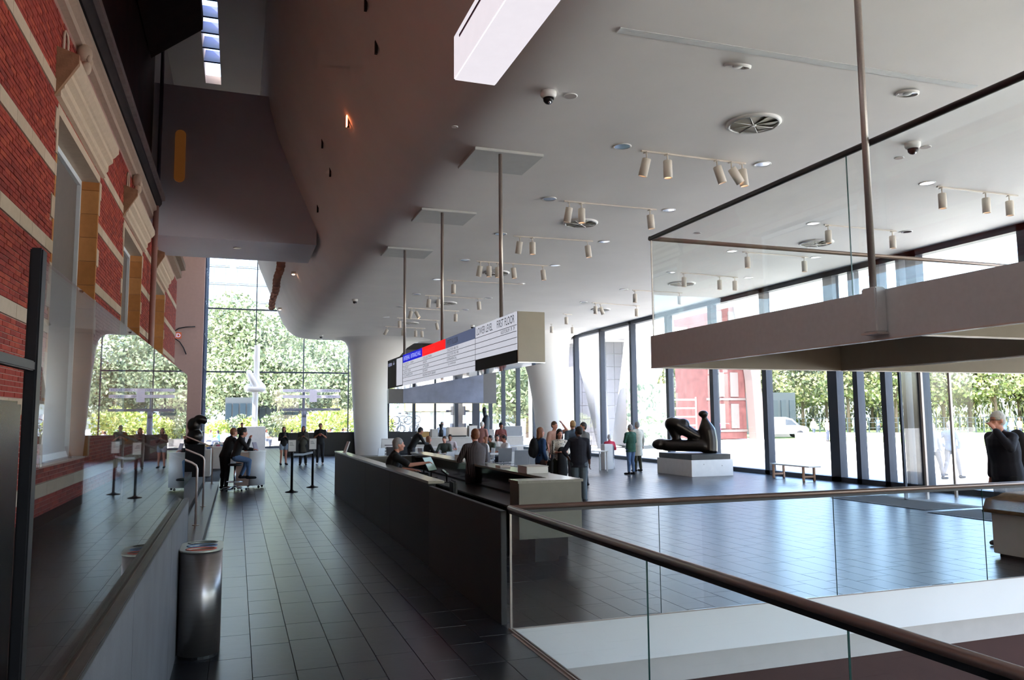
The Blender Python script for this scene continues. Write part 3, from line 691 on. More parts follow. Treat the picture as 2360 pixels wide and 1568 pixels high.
# ================================================================= HANGING DIRECTORY SIGN
SX0, SX1, SY0, SY1, SZ0, SZ1 = 3.80, 4.235, 10.6, 20.95, 2.785, 3.535
sg_ = empty('directory_sign', (4.02, 15.8, SZ0), label='long hanging directory sign with blue, red and slate header panels', cat='sign')
obj('casing', rel(MB().bbox(SX0+.012, SY0, SZ0+.012, SX1, SY1, SZ1, .004), sg_), mat('sign_casing', (190, 176, 156), .5, .1, var=.02), sg_)
obj('mirror_underside', rel(MB().box(SX0+.012, SY0, SZ0, SX1, SY1, SZ0+.010), sg_), mat('mirror_metal', (200, 200, 205), .04, 1.0), sg_)
mE = lambda n, c, e: mat(n, tuple(int(v*.8) for v in c), .6, emit=c, est=e, spec=.15)
m_sw = mE('sign_white', (206, 210, 222), .17); m_sb = mE('sign_blue', (10, 18, 190), .22); m_sr = mE('sign_red', (238, 16, 18), .26); m_ss = mE('sign_slate', (104, 116, 150), .12); m_sk = mat('sign_black', (10, 8, 9), .6, spec=.15); m_sl = mat('sign_line', (52, 54, 66), .5)
m_st = mat('sign_text', (40, 42, 56), .5); m_stw = mE('sign_text_white', (190, 200, 240), .2)
def sy(px, py=850): return on_x(px, py, SX0).y
yK, yQ0, yQ1, yB, yR, yS, yW = SY1, sy(914), sy(927.5), sy(928.5), sy(972.8), sy(1026.5), sy(1095.5)
ye = SY0+.02; H = SZ1-SZ0; hz = SZ1-.26*H
def face(name, ya, yb, z0, z1, m, lab=None, d=0): return obj(name, rel(MB().box(SX0-d, min(ya, yb), z0, SX0+.012-d, max(ya, yb), z1), sg_), m, sg_, label=lab)
face('black_panel', SY1, yB, SZ0, SZ1, m_sk, 'black end panel')
face('white_square', yQ1, yQ0, SZ0+.03, SZ1-.04, m_sw, 'white square on the black end panel', .003)
face('white_panel', yB, yW, SZ0, hz, m_sw, 'white listing panel'); face('white_panel', yW, ye, SZ0+.25*H, SZ1, m_sw, 'white listing panel')
face('blue_header', yB, yR, hz, SZ1, m_sb, 'blue header'); face('red_header', yR, yS, hz, SZ1, m_sr, 'red header'); face('slate_header', yS, yW, hz, SZ1, m_ss, 'slate grey header')
face('black_foot_panel', yW, ye, SZ0, SZ0+.25*H, m_sk, 'black foot panel')
row = .123*H
for k in range(6):
    z = hz-k*row; ya = yB if k > 0 else yW
    if k <= 3: face('rule', yB if k else yW, ye, z-.004, z+.004, m_sl, None, .002)
    elif z > SZ0+.02: face('rule', yB, yW, z-.004, z+.004, m_sl, None, .002)
face('rule', yW-.012, yW, SZ0, SZ1, m_sl, None, .002)
def stx(s_, ya, yb, z0, h, m):   # reads towards -Y, faces -X
    o = text('lettering', s_, (SX0-.003, ya, z0), (0, -1, 0), (0, 0, 1), abs(ya-yb), h, m, sg_, .002)
    for v in o.data.vertices: v.co -= sg_.location
stx('FLOORPLAN', SY1-.12, yQ0+.62, SZ1-.17, .085, m_stw); stx('↓', yQ0+.45, yQ0+.25, SZ1-.17, .10, m_stw)
stx('ENTREEHAL · ENTRANCE HALL', yB-.12, yR+.12, SZ1-.145, .10, m_stw)
stx('GROUND FLOOR', yR-.25, yR-1.2, SZ1-.145, .08, mat('sign_dark_red', (205, 10, 14), .5, emit=(205, 10, 14), est=.2))
stx('FIRST FLOOR', sy(1030.5), sy(1056), SZ1-.155, .11, m_st)
stx('LOWER LEVEL', sy(1099.5), sy(1136), SZ1-.155, .12, m_st); stx('FIRST FLOOR', sy(1146.5), sy(1187), SZ1-.155, .12, m_st)
stx('AUDITORIUM', sy(1155), sy(1175.5), hz-row+.02, .055, m_st); stx('↗ ↗', sy(1178), sy(1187), hz-row+.02, .055, m_st)
for k, s_ in enumerate(('COLLECTION 1880–1950', 'COLLECTION 1950–1980', 'EXPERIMENTAL', '↑ ▮ GARDEROBE')):
    stx(s_, sy(1031), sy((1056.5, 1057, 1053, 1051)[k]), hz-(k+1)*row+.022, .05, m_st)
for k, s_ in enumerate(('COLLECTION', 'SHOP', 'ATELIER', 'RESTAURANT')): stx(s_, sy(975), sy((995, 984, 989, 986)[k]), hz-(k+1)*row+.022, .05, m_st)
stx('READING ROOM LIBRARY', sy(975), sy(1005), hz-5*row+.022, .05, m_st)
for k, s_ in enumerate(('TICKETS – CASH', 'TOILET', 'AUDIO TOUR', 'CLOAKROOM')): stx(s_, sy(931), sy((953, 942, 947, 951)[k]), hz-(k+1)*row+.022, .05, m_st)
for i, (yp, pxw) in enumerate(((11.96, 0), (15.87, 0), (19.8, 0))):
    lb = ('nearest', 'middle', 'farthest')[i]
    obj('hanging_pole', rel(MB().tube([(4.02, yp, SZ1), (4.02, yp, CEIL-.05)], .033, 12), sg_), m_steel, sg_)
for i, (yc, x0) in enumerate(((12.35, 3.72), (16.3, 3.72), (20.2, 3.72))):
    pass
for i, yp in enumerate((11.96, 15.87, 19.8)):
    obj('ceiling_plate', MB().bbox(3.55, yp-.12, CEIL-.05, 4.75, yp+.95, CEIL-.002, .006), mat('plate_white', (206, 208, 206), .7) if i == 0 else bpy.data.materials['plate_white'],
        label=('white square ceiling plate above the near pole of the sign', 'white square ceiling plate above the middle pole of the sign', 'white square ceiling plate above the far pole of the sign')[i], cat='ceiling plate', group='plates above the sign poles')
# large dark screen behind the sign
sc_ = empty('hanging_screen', (12, 45.2, 2.9), label='wide dark video screen hanging behind the directory sign', cat='screen')
a = on_y(895, 930, 45.2); b = on_y(1144, 930, 45.2); zt_ = 6.39
obj('screen_housing', rel(MB().box(a.x, 45.2, a.z, b.x, 45.9, zt_), sc_), mat('screen_grey', (92, 90, 92), .4), sc_)
xa = on_y(929, 930, 45.2).x; xb = on_y(1114, 930, 45.2).x
obj('display', rel(MB().box(xa, 45.17, a.z+.02, xb, 45.199, 4.6), sc_), mat('display_blue_grey', (104, 112, 134), .35, var=.25, vs_=1.2, emit=(104, 112, 134), est=.04), sc_)
obj('dark_band', rel(MB().box(a.x-.02, 45.16, 6.0, b.x, 45.198, zt_), sc_), m_blackmetal, sc_)
# near light box
lb = empty('light_box', (1.95, 3, 5.0), label='glowing white rectangular light box hanging near the viewer above', cat='light')
obj('diffuser', rel(MB().bbox(1.75, -2, 5.0, 2.14, 6.5, 5.41, .01), lb), mat('lit_diffuser', (196, 200, 206), .5, emit=(244, 238, 246), est=.17), lb)
obj('seam', rel(MB().box(1.744, -2, 5.31, 1.75, 6.3, 5.33), lb), mat('seam_plum', (96, 40, 66), .5), lb)
for y in (0.5, 5.8): obj('hanger', rel(MB().tube([(1.95, y, 5.41), (1.95, y, 8.0)], .008, 6), lb), m_steel, lb)
# ================================================================= CEILING FITTINGS
m_can = mat('spot_white', (224, 216, 204), .45); m_lamp = mat('warm_lamp', (255, 222, 190), .4, emit=(255, 205, 165), est=2.2)
m_chrome = mat('chrome_reflector', (226, 230, 236), .12, 1.0); m_ring = mat('white_ring', (236, 236, 234), .4)
def spot(px, py, tx=0.0, ty=0.0, s_=1.0, label='', grp='', lit=True):
    p = on_z(px, py, CEIL); L = .30*s_; r = .075*s_
    o = empty('track_spotlight', (p.x, p.y, CEIL), random.uniform(-.5, .5), label=label, cat='spotlight', group=grp)
    obj('stem', MB().tube([(0, 0, -.03), (0, 0, -.14)], .012, 6).box(-.03, -.05, -.045, .03, .05, -.029), m_can, o)
    T = (Matrix.Rotation(tx, 3, 'X') @ Matrix.Rotation(ty, 3, 'Y'))
    def tl(mb): mb.v = [tuple(T @ Vector(v)+Vector((0, 0, -.14))) for v in mb.v]; return mb
    obj('canister', tl(MB().lathe([(r*.9, 0), (r, -.01), (r, -L), (r*.86, -L), (r*.80, -L+.05)], n=16, cap=False).lathe([(.0005, .001), (r*.9, 0)], n=16, cap=False)), m_can, o)
    obj('lamp', tl(MB().lathe([(.0005, -L+.045), (r*.82, -L+.045)], n=14, cap=False)), m_lamp, o)
    return o
SP = [  # px, py, tilt
 ('nearest track row', [(1490, 347, .25, .12), (1538, 352, 0, 0), (1652, 366, -.05, -.3), (1685, 370, -.1, -.6), (1710, 373, 0, -.1)], (1478, 346, 1718, 376), [(1434, 337), (1757, 378)]),
 ('second track row', [(1312, 463, .2, .15), (1340, 466, 0, 0), (1498, 481, 0, -.1)], (1300, 462, 1512, 482), [(1266, 458), (1541, 484)]),
 ('third track row', [(1198, 544, .2, .15), (1227, 546, 0, 0), (1354, 554, 0, -.1)], (1184, 543, 1366, 555), [(1154, 539), (1392, 557)]),
 ('fourth track row', [(1107, 602, .2, .1), (1127, 603, 0, 0), (1147, 605, 0, 0), (1183, 607, 0, -.1), (1251, 612, 0, -.1)], (1098, 601, 1262, 612), [(1071, 599), (1279, 612)]),
 ('fifth track row', [(1045, 646, 0, 0)], (1030, 645, 1205, 655), [(1007, 644), (1200, 654)]),
 ('sixth track row', [(989, 681, .1, .1), (1010, 682, 0, 0), (1103, 687, 0, -.1)], (980, 680, 1112, 688), [(960, 678), (1126, 687)]),
 ('seventh track row', [(948, 710, .2, .3), (958, 711, -.2, -.5), (1050, 717, 0, 0)], (940, 709, 1058, 717), [(921, 707), (1072, 714)]),
 ('eighth track row', [(921, 733, 0, 0), (1006, 738, 0, -.2)], (915, 732, 1012, 739), [(890, 731)]),
 ('ninth track row', [(893, 753, .2, .5), (929, 753, 0, 0), (958, 756, 0, 0), (972, 757, 0, -.1)], (888, 752, 980, 757), []),
 ('right side near row', [(2170, 430, 0, 0), (2271, 441, 0, .0), (2325, 448, 0, 0)], (2160, 429, 2345, 450), [(2137, 422)]),
 ('right side second row', [(1908, 518, 0, 0), (2056, 531, 0, 0)], (1900, 517, 2066, 532), [(1874, 515), (2088, 534)]),
 ('right side third row', [(1722, 581, 0, 0), (1853, 591, 0, 0)], (1712, 580, 1862, 592), [(1687, 579), (1880, 593)]),
 ('right side fourth row', [(1576, 629, 0, 0), (1658, 636, 0, 0), (1693, 638, 0, 0)], (1570, 628, 1700, 639), [(1546, 628), (1725, 640)]),
 ('right side fifth row', [(1463, 669, 0, 0), (1566, 674, 0, 0)], (1458, 668, 1572, 675), [(1438, 667)]),
 ('right side sixth row', [(1372, 698, 0, 0), (1384, 700, 0, -.4), (1467, 704, 0, 0)], (1365, 697, 1474, 705), [(1345, 696)]),
 ('right side far rows', [(1305, 724, 0, 0), (1271, 746, 0, 0), (1319, 748, 0, 0)], (1298, 723, 1318, 725), []),
]
for nm, sp_, tr, dl in SP:
    a = on_z(tr[0], tr[1], CEIL); b = on_z(tr[2], tr[3], CEIL); d = (b-a); ang = math.atan2(d.y, d.x); L = d.length
    t = obj('lighting_track', MB().box(0, -.018, -.028, L, .018, -.003), m_can, label='thin white lighting track of the %s on the ceiling' % nm, cat='track'); t.location = a; t.rotation_euler = (0, 0, ang)
    n = len(sp_)
    for i, (px, py, tx, ty) in enumerate(sp_):
        pos = {1: ['only']}.get(n) or (['left', 'right'] if n == 2 else ['leftmost']+['%s from left' % q for q in ('second', 'third', 'fourth')][:n-2]+['rightmost'])
        spot(px, py, tx, ty, 1.0, 'white cylindrical spotlight, %s of the %s' % (pos[i], nm), 'ceiling spotlights')
    for i, (px, py) in enumerate(dl):
        p = on_z(px, py, CEIL); r = .15
        o = empty('recessed_downlight', (p.x, p.y, CEIL-.002), label='round chrome downlight at the %s end of the %s' % ('left' if i == 0 else 'right', nm), cat='downlight', group='recessed downlights')
        obj('reflector', MB().lathe([(r*.3, -.001), (r*.86, -.006)], n=18), m_chrome, o); obj('rim', MB().lathe([(r*.84, -.008), (r*.9, -.014), (r, -.01), (r, 0)], n=18, cap=False), m_ring, o)
m_fan = mat('diffuser_vane', (150, 142, 122), .5)
def diffuser(px, py, rx_px, label):
    p = on_z(px, py, CEIL); q = on_z(px+rx_px, py+rx_px*.05, CEIL); R = (q-p).length
    o = empty('round_air_diffuser', (p.x, p.y, CEIL-.002), label=label, cat='air diffuser', group='round ceiling air diffusers')
    obj('ring', MB().lathe([(R*.86, -.03), (R*.9, -.045), (R, -.02), (R, 0)], n=28, cap=False), m_ring, o)
    obj('well', MB().lathe([(.001, -.004), (R*.88, -.005)], n=24, cap=False), m_fan, o)
    for k in range(8):
        a = 2*PI*k/8; c, s_ = math.cos(a), math.sin(a); c2, s2 = math.cos(a+.75), math.sin(a+.75)
        mb = MB().add([(0.03*c, .03*s_, -.035), (R*.86*c, R*.86*s_, -.035), (R*.86*c2, R*.86*s2, -.008), (.03*c2, .03*s2, -.008)], [(0, 1, 2, 3)])
        obj('vane', mb, m_fan, o)
        obj('spoke', MB().tube([(0, 0, -.038), (R*.87*c, R*.87*s_, -.036)], .006, 5), m_ring, o)
    obj('hub', MB().lathe([(.04, -.03), (.035, -.05), (.001, -.052)], n=12), m_ring, o)
diffuser(1737, 283, 58, 'largest round air diffuser, right of the near ceiling plate'); diffuser(1338, 513, 38, 'round air diffuser below the second track row')
diffuser(1143, 628, 30, 'round air diffuser behind the near pole of the sign'); diffuser(1028, 698, 24, 'round air diffuser behind the middle pole of the sign'); diffuser(946, 744, 18, 'round air diffuser behind the far pole of the sign')
diffuser(1571, 653, 28, 'round air diffuser under the right side fourth row'); diffuser(1881, 559, 34, 'round air diffuser seen through the platform glass'); diffuser(1384, 713, 20, 'round air diffuser near the right facade, far off')
def cam_dome(px, py, s_, label):
    p = on_z(px, py, CEIL)
    o = empty('security_camera', (p.x, p.y, CEIL), label=label, cat='camera', group='dome cameras'); 
    obj('base', MB().lathe([(.11*s_, 0), (.11*s_, -.05*s_), (.085*s_, -.09*s_)], n=18), m_ring, o)
    obj('dome', MB().lathe([(.075*s_, -.09*s_), (.07*s_, -.13*s_), (.045*s_, -.16*s_), (.01, -.175*s_)], n=18), m_blackmetal, o)
    obj('lens', MB().ell((0, -.03*s_, -.15*s_), .025*s_, .025*s_, .025*s_, 10, 6), m_chrome, o)
cam_dome(1264, 212, 1, 'white dome camera nearest, left of the round disc'); cam_dome(2103, 330, 1.1, 'white dome camera seen through the platform glass'); cam_dome(818, 690, 1, 'small dome camera above the tapered column, left')
cam_dome(1089, 750, 1, 'small dome camera just above the sign'); cam_dome(740, 773, 1, 'tiny dome camera beside the tapered column top')
def disc(px, py, r, label, name='ceiling_speaker', cat='speaker'):
    p = on_z(px, py, CEIL); o = empty(name, (p.x, p.y, CEIL-.001), label=label, cat=cat)
    obj('grille', MB().lathe([(r*.9, -.006), (r*.88, -.008)], n=20), m_wallgrey, o); obj('rim', MB().lathe([(r*.9, -.009), (r, -.008), (r, 0)], n=20, cap=False), m_ring, o)
disc(1315, 221, .095, 'flat round speaker beside the nearest dome camera'); disc(2072, 364, .08, 'round smoke detector below the right dome camera', 'smoke_detector', 'detector')
disc(2133, 339, .09, 'faint round speaker right of the right dome camera'); disc(1607, 537, .09, 'small white detector left of the bronze cross rail', 'smoke_detector', 'detector'); disc(1048, 292, .05, 'tiny round sensor above the near ceiling plate', 'ceiling_sensor', 'sensor')
for px, py, r, lb, tl in ((1700, 149, .17, 'open round gimbal downlight, upper left of the big diffuser', .35), (2091, 213, .15, 'white round gimbal downlight near the upper right rod', .15)):
    p = on_z(px, py, CEIL); o = empty('gimbal_downlight', (p.x, p.y, CEIL), label=lb, cat='downlight')
    R = Matrix.Rotation(tl, 4, 'X')
    obj('ring', MB().lathe([(r, 0), (r, -.03), (r*.88, -.035)], n=24, cap=False, axis=R), m_ring, o)
    obj('reflector', MB().lathe([(.001, -.002), (r*.5, -.005), (r*.9, -.02)], n=24, cap=False, axis=R), m_chrome, o); obj('bulb', MB().ell((0, 0, -.02), r*.4, r*.4, .02), m_ring, o)
# long slot diffuser on the ceiling
a = on_z(1425, 68, CEIL); b = on_z(2245, 200, CEIL); d = b-a
sd_ = empty('linear_slot_diffuser', a, math.atan2(d.y, d.x), label='long pale slot diffuser strip across the near ceiling', cat='air diffuser')
obj('strip', MB().box(0, -.06, -.012, d.length, .06, -.003), mat('slot_grey', (240, 244, 244), .6), sd_)
for yy in (-.06, -.02, .02, .054): obj('slot_line', MB().box(.02, yy, -.012, d.length-.02, yy+.006, -.008), m_ring, sd_)
# fire signs / small rectangles, copper discs on the tub side
m_cop = mat('copper_discs', (206, 150, 130), .4, .3)
p = on_y(805, 280, 17); 
def tub_x(z):
    for (x0, z0), (x1, z1) in zip(prof[:-1], prof[1:]):
        if z0 <= z <= z1 and z1 > z0: return x0+(x1-x0)*(z-z0)/(z1-z0)
    return .6
# small slits and one lit slot on the tub side
def tub_hit(px, py):
    d = _ray(px, py); best = None
    for i in range(200, 6000):
        t = i*.01; x, y, z = d[0]*t, d[1]*t, EYE+d[2]*t
        if z > 6.45 and x > tub_x(z): return Vector((x-.03, y, z))
        if z >= 6.39 and x > 3.9: return Vector((x, y, z))
_g = [tub_hit(661-25*k/13+1.5*math.sin(k), 606+102*k/13) for k in range(14)]
_g = [q for q in _g if q is not None and q.z < 12]
garl = empty('disc_garland', _g[0], label='hanging string of copper-coloured discs on the sloping white wall', cat='garland')
for k, q in enumerate(_g):
    mb = MB().lathe([(.001, .04), (.19, 0), (.001, -.04)], n=14, cap=False, axis=Matrix.Rotation(PI/2+.35*(-1)**k, 4, 'X') @ Matrix.Rotation(.3*(-1)**k, 4, 'Y')); o = obj('disc', mb, m_cop, garl); o.location = q-_g[0]+Vector((-.20, 0, -.02))
for px, py in ((683, 630), (650, 712)):
    q = (tub_hit(px, py) or on_y(px, py, 39.5))+Vector((-.08, 0, 0)); o = empty('wall_spotlight', q, label='small warm spotlight %s on the sloping wall' % ('upper' if py < 700 else 'lower'), cat='spotlight')
    obj('housing', MB().lathe([(.09, .05), (.09, -.05)], n=12), m_can, o); obj('lamp', MB().ell((0, -.02, -.06), .06, .06, .03, 10, 6), m_lamp, o)
m_slit = mat('slit_dark', (40, 30, 30), .8)
for k, (px, py, lit) in enumerate(((805, 280, 1), (763, 396, 0), (734, 480, 0), (870, 108, 0), (745, 330, 0), (846, 8, 0))):
    q = tub_hit(px, py)
    if q is None: continue
    o = empty('recessed_wall_slot', q, label=('glowing orange slot light on the sloping wall', 'small dark slot on the sloping wall, second from the top of the lower run', 'lowest small dark slot on the sloping wall', 'small dark slot high on the sloping wall', 'faint dark slot beside the bridge on the sloping wall', 'uppermost dark slot at the top edge of the sloping wall')[k], cat='wall slot')
    obj('slot_frame', MB().box(-.012, -.035, -.12, .03, .035, .12), m_slit, o)
    if lit: obj('slot_lamp', MB().box(-.03, -.045, -.11, -.010, .045, .11), mat('orange_lamp', (255, 150, 100), .5, emit=(255, 130, 80), est=3), o)
# ================================================================= OUTSIDE
obj('wall_left_near', MB().box(XL-.4, YB, 0, XL, 6.0, 8.3), m_mortar, kind=st)
m_pave = island_mat('plaza_paving', [(204, 196, 184), (210, 202, 190), (196, 188, 176)], .8, 3, 0, .3, .08)
g = MB(); g.box(FX+.16, -60, -.3, 170, 200, -.06); g.box(-90, YEND+.16, -.3, FX+.16, 200, -.06)
ground = obj('floor_plaza', g, m_pave, kind=st)
m_lawn = mat('lawn', (112, 136, 66), .9, var=.3, vs_=.6, bump=.4)
q0 = on_z(1500, 992); 
obj('lawn', MB().box(45, 30, -.06, 168, 195, -.03), m_lawn, label='bright lawn strip beyond the plaza', cat='lawn', kind='stuff')
m_leafs = {}
def leaf_mat(name, cols):
    m = island_mat(name, cols, .6, .8, 0, .3, .3); b = m.node_tree.nodes['Principled BSDF']
    b.inputs['Subsurface Weight'].default_value = 0; return m
m_leafA = leaf_mat('leaf_hazy', [(104, 120, 86), (150, 160, 124), (126, 138, 102), (80, 98, 74), (178, 182, 146)])  # haze is put into these paled, greyed leaf colours
m_leafB = leaf_mat('leaf_muted', [(88, 104, 72), (128, 134, 96), (150, 146, 100), (76, 92, 64)])  # desaturated greens, random per leaf
m_leafC = leaf_mat('leaf_pale', [(190, 196, 110), (214, 210, 130), (150, 170, 80), (120, 150, 74)])
m_bark = mat('bark', (84, 70, 58), .9, var=.2, bump=.5, bs=20)
def leaves(blobs, n, size):
    """scattered leaf quads on and in a set of ellipsoid lobes"""
    V = []; Fc = []; vols = np.array([b[3]*b[4]*b[5] for b in blobs])**.67; vols /= vols.sum()
    idx = rng.choice(len(blobs), n, p=vols)
    d = rng.normal(size=(n, 3)); d /= np.linalg.norm(d, axis=1)[:, None]; rr = rng.uniform(.55, 1.05, n)**.6
    B = np.array(blobs)[idx]; P = B[:, :3]+d*rr[:, None]*B[:, 3:6]
    a = rng.normal(size=(n, 3)); a /= np.linalg.norm(a, axis=1)[:, None]; b = np.cross(a, rng.normal(size=(n, 3))); b /= np.linalg.norm(b, axis=1)[:, None]
    s = (size*rng.uniform(.6, 1.4, n))[:, None]
    Q = np.stack([P-a*s, P+b*s*.55, P+a*s, P-b*s*.55], axis=1).reshape(-1, 3)
    me = bpy.data.meshes.new('foliage'); me.vertices.add(4*n); me.vertices.foreach_set('co', Q.astype(np.float32).ravel())
    me.loops.add(4*n); me.loops.foreach_set('vertex_index', np.arange(4*n, dtype=np.int32))
    me.polygons.add(n); me.polygons.foreach_set('loop_start', np.arange(0, 4*n, 4, dtype=np.int32)); me.polygons.foreach_set('loop_total', np.full(n, 4, dtype=np.int32)); me.update(calc_edges=True)
    return me
def tree(loc, h, wd, m, n, label, trunk=.3, size=.3, base=.3, group=None):
    t = empty('tree', loc, label=label, cat='tree', group=group); bl = []
    for k in range(9):
        a = random.uniform(0, 2*PI); r = random.uniform(0, .33)*wd; z = random.uniform(base+.15, .86)*h; s = wd*random.uniform(.2, .34)*(1.15-z/h*.4)
        bl.append((r*math.cos(a), r*math.sin(a), z, s, s, s*.8))
    bl.append((0, 0, h*.84, wd*.22, wd*.22, h*.16)); bl.append((0, 0, h*(base+.25), wd*.4, wd*.4, h*.17))
    o = obj('foliage', leaves(bl, n, size), m, t)
    mb = MB(); mb.tube([(0, 0, -.1), (.05, 0, h*base), (0, .1, h*.75)], [trunk, trunk*.8, trunk*.25], 8)
    for k in range(5):
        b = bl[k]; mb.tube([(0, 0, h*(base-.02)), (b[0]*.6, b[1]*.6, b[2]*.85), (b[0], b[1], b[2])], [trunk*.4, trunk*.25, trunk*.08], 6)
    obj('trunk', mb, m_bark, t); return t
def along(px, dist, z=0.0):
    d = _ray(px, 960); h = math.hypot(d[0], d[1]); return Vector((d[0]/h*dist, d[1]/h*dist, z))
# big plane trees outside the end facade
for px, D, h, wd, n, lb in ((455, 86, 12, 11, 8000, 'leafy tree behind the left edge of the tall end window'), (535, 80, 14.5, 11, 13000, 'tallest leafy tree left of the knotted white column'),
    (640, 78, 13.2, 12, 14000, 'broad leafy tree right of the knotted white column'), (745, 84, 11.5, 11, 11000, 'leafy tree in the window pane beside the tapered column'), (600, 96, 12.5, 13, 9000, 'further leafy tree behind the knotted white column'),
    (690, 102, 12, 13, 4500, 'far leafy tree high behind the two-line banner'), (850, 90, 10, 10, 2500, 'leafy tree behind the tapered column'), (905, 88, 9, 8, 2600, 'leafy tree right of the tapered column')):
    tree(along(px, D), h, wd, m_leafA, n, lb, .35, .19, .18, 'trees beyond the end window')
for px, D, h, wd in ((1190, 70, 8, 6), (1215, 78, 9, 7)):
    tree(along(px, D), h, wd, m_leafA, 2500, 'green tree %s beyond the corner of the hall' % ('left' if px < 1200 else 'right'), .2, .25, .2)
k = 0
words = ['first', 'second', 'third', 'fourth', 'fifth', 'sixth', 'seventh', 'eighth', 'ninth', 'tenth', 'eleventh', 'twelfth', 'thirteenth', 'fourteenth', 'fifteenth', 'sixteenth', 'seventeenth']
for px in (1478, 1515, 1560, 1600, 1745, 1800, 1850, 1905, 1955, 2010, 2065, 2120, 2175, 2235, 2295, 2350, 2410):
    tree(along(px, random.uniform(92, 112)), random.uniform(9.5, 11.5), random.uniform(7, 9), m_leafB, 3800, 'park tree beyond the plaza, %s from left in the row' % words[k],   .22, .25, .26, 'row of park trees beyond the plaza'); k += 1
# pale bushes in planters outside the end window
for i, (px, D, h, wd) in enumerate(((500, 63, 1.5, 1.9), (548, 64, 1.9, 2.2), (575, 62, 1.8, 1.4), (628, 63, 2.1, 1.9), (655, 64, 1.5, 1.8), (690, 66, 2.0, 2.4), (735, 66, 2.4, 2.4), (765, 64, 2.6, 2.2), (795, 65, 2.2, 2.0), (885, 64, 1.7, 1.8))):
    t = empty('planted_bush', along(px, D), label='pale yellow-green bush in a grey planter, %s from the left outside the end window' % words[i], cat='bush', group='planter bushes outside the end window')
    obj('foliage', leaves([(0, 0, .55+h*.45, wd*.5, wd*.45, h*.45), (.3, 0, .5+h*.7, wd*.3, wd*.3, h*.3), (-.35, .1, .5+h*.55, wd*.3, wd*.3, h*.3)], 700, .12), m_leafC if i % 2 == 0 or i > 4 else m_leafA, t)
    obj('planter', MB().bbox(-wd*.42, -.3, 0, wd*.42, .3, .6, .02), m_wallgrey, t)
# pale glazed office block behind the trees
def block(name, label, D, px0, px1, Y, h, wallm, floors, cols, winm, wh=.7, ww=.8, z0=1.0, extra=None):
    a = on_y(px0, 900, Y).x; b = on_y(px1, 900, Y).x
    o = empty(name, ((a+b)/2, Y, 0), label=label, cat='building'); W = b-a
    obj('wall', MB().box(-W/2, 0, -.1, W/2, 12, h), wallm, o)
    fh = (h-z0)/floors; cw = W/cols
    for r in range(floors):
        for c in range(cols):
            obj('window', MB().box(-W/2+cw*(c+(1-ww)/2), -.12, z0+fh*(r+(1-wh)/2), -W/2+cw*(c+1-(1-ww)/2), .02, z0+fh*(r+(1+wh)/2)), winm, o)
        obj('ledge', MB().box(-W/2, -.18, z0+fh*r-.06, W/2, 0, z0+fh*r+.06), wallm, o)
    return o
m_bluew = mat('pale_blue_cladding', (118, 130, 138), .5); m_bwin = mat('pale_window_glass', (132, 150, 164), .15, 0, var=.15, vs_=.3)
block('office_building', 'pale blue glazed office block rising behind the trees', 120, 430, 800, 118, 34, m_bluew, 13, 14, m_bwin, .86, .9)
m_dkb = mat('dark_pavilion', (52, 58, 62), .6); m_dkg = mat('dark_glass', (40, 52, 60), .15)
block('garden_pavilion', 'dark garden pavilion under the trees left of the white column', 72, 520, 585, 72, 3.9, m_dkb, 1, 4, m_dkg, .7, .8, .4)
block('garden_pavilion', 'dark glazed pavilion right of the white knotted column', 74, 598, 690, 76, 3.6, m_dkb, 1, 6, m_dkg, .7, .85, .4)
yb = block('shop_building', 'pale building with yellow fascia beyond the cafe windows', 84, 890, 1235, 84, 13, m_bluew, 3, 12, m_bwin, .6, .7, 4.2)
W = on_y(1235, 900, 84).x-on_y(890, 900, 84).x
obj('yellow_fascia', MB().box(-W/2+2, -.6, 2.75, W/2-4, -.02, 3.75), mat('yellow_fascia', (232, 204, 120), .6, var=.1, vs_=.5), yb)
for c in range(14): obj('shop_window', MB().box(-W/2+c*W/14+.15, -.14, .3, -W/2+(c+1)*W/14-.15, .0, 2.6), m_bwin if c % 3 else m_white_lac, yb)
# annex of pale grey panels and white raking columns, right of the hall
ax0 = on_y(1322, 900, 50).x; ax1 = on_y(1472, 900, 50).x
an = empty('annex_building', (ax0, 50, 0), label='pale grey panelled annex outside the right windows', cat='building')
m_ax = mat('annex_panel', (118, 118, 125), .6, var=.05, vs_=1)
obj('core', MB().box(0, .06, -.1, ax1-ax0, 9, 7.4), m_wallgrey, an)
nW = 8; pw = (ax1-ax0)/nW
for c in range(nW):
    for r in range(8): obj('panel', MB().box(c*pw+.012, 0, r*.92+.012, (c+1)*pw-.012, .07, (r+1)*.92-.012), m_ax, an)
obj('canopy_edge', MB().prism([(-1.0, 7.2), (ax1-ax0+2.6, 7.4), (ax1-ax0+2.6, 8.2), (-1.0, 8.2)], 'y', -2.5, 9), m_white, an, fixn=True)
def rake(px0, py0, px1, py1, w0, w1, Y, label):
    a = on_y(px0, py0, Y); b = on_y(px1, py1, Y); mb = MB()
    mb.tube([(a.x, Y, a.z), ((a.x*.55+b.x*.45), Y, a.z*.55+b.z*.45), (b.x, Y, 0)], [w0, w0*.62+w1*.25, w1], 20, up=(0, 1, 0)); return obj('raking_column', mb, MATS.get('outdoor_render') or mat('outdoor_render', (150, 150, 154), .8), label=label, cat='column')
rake(1352, 775, 1392, 1010, 1.0, .42, 46, 'white raking column outside, in front of the grey annex'); rake(1492, 790, 1440, 1006, 1.6, .9, 47, 'broad white raking support outside behind the annex edge')
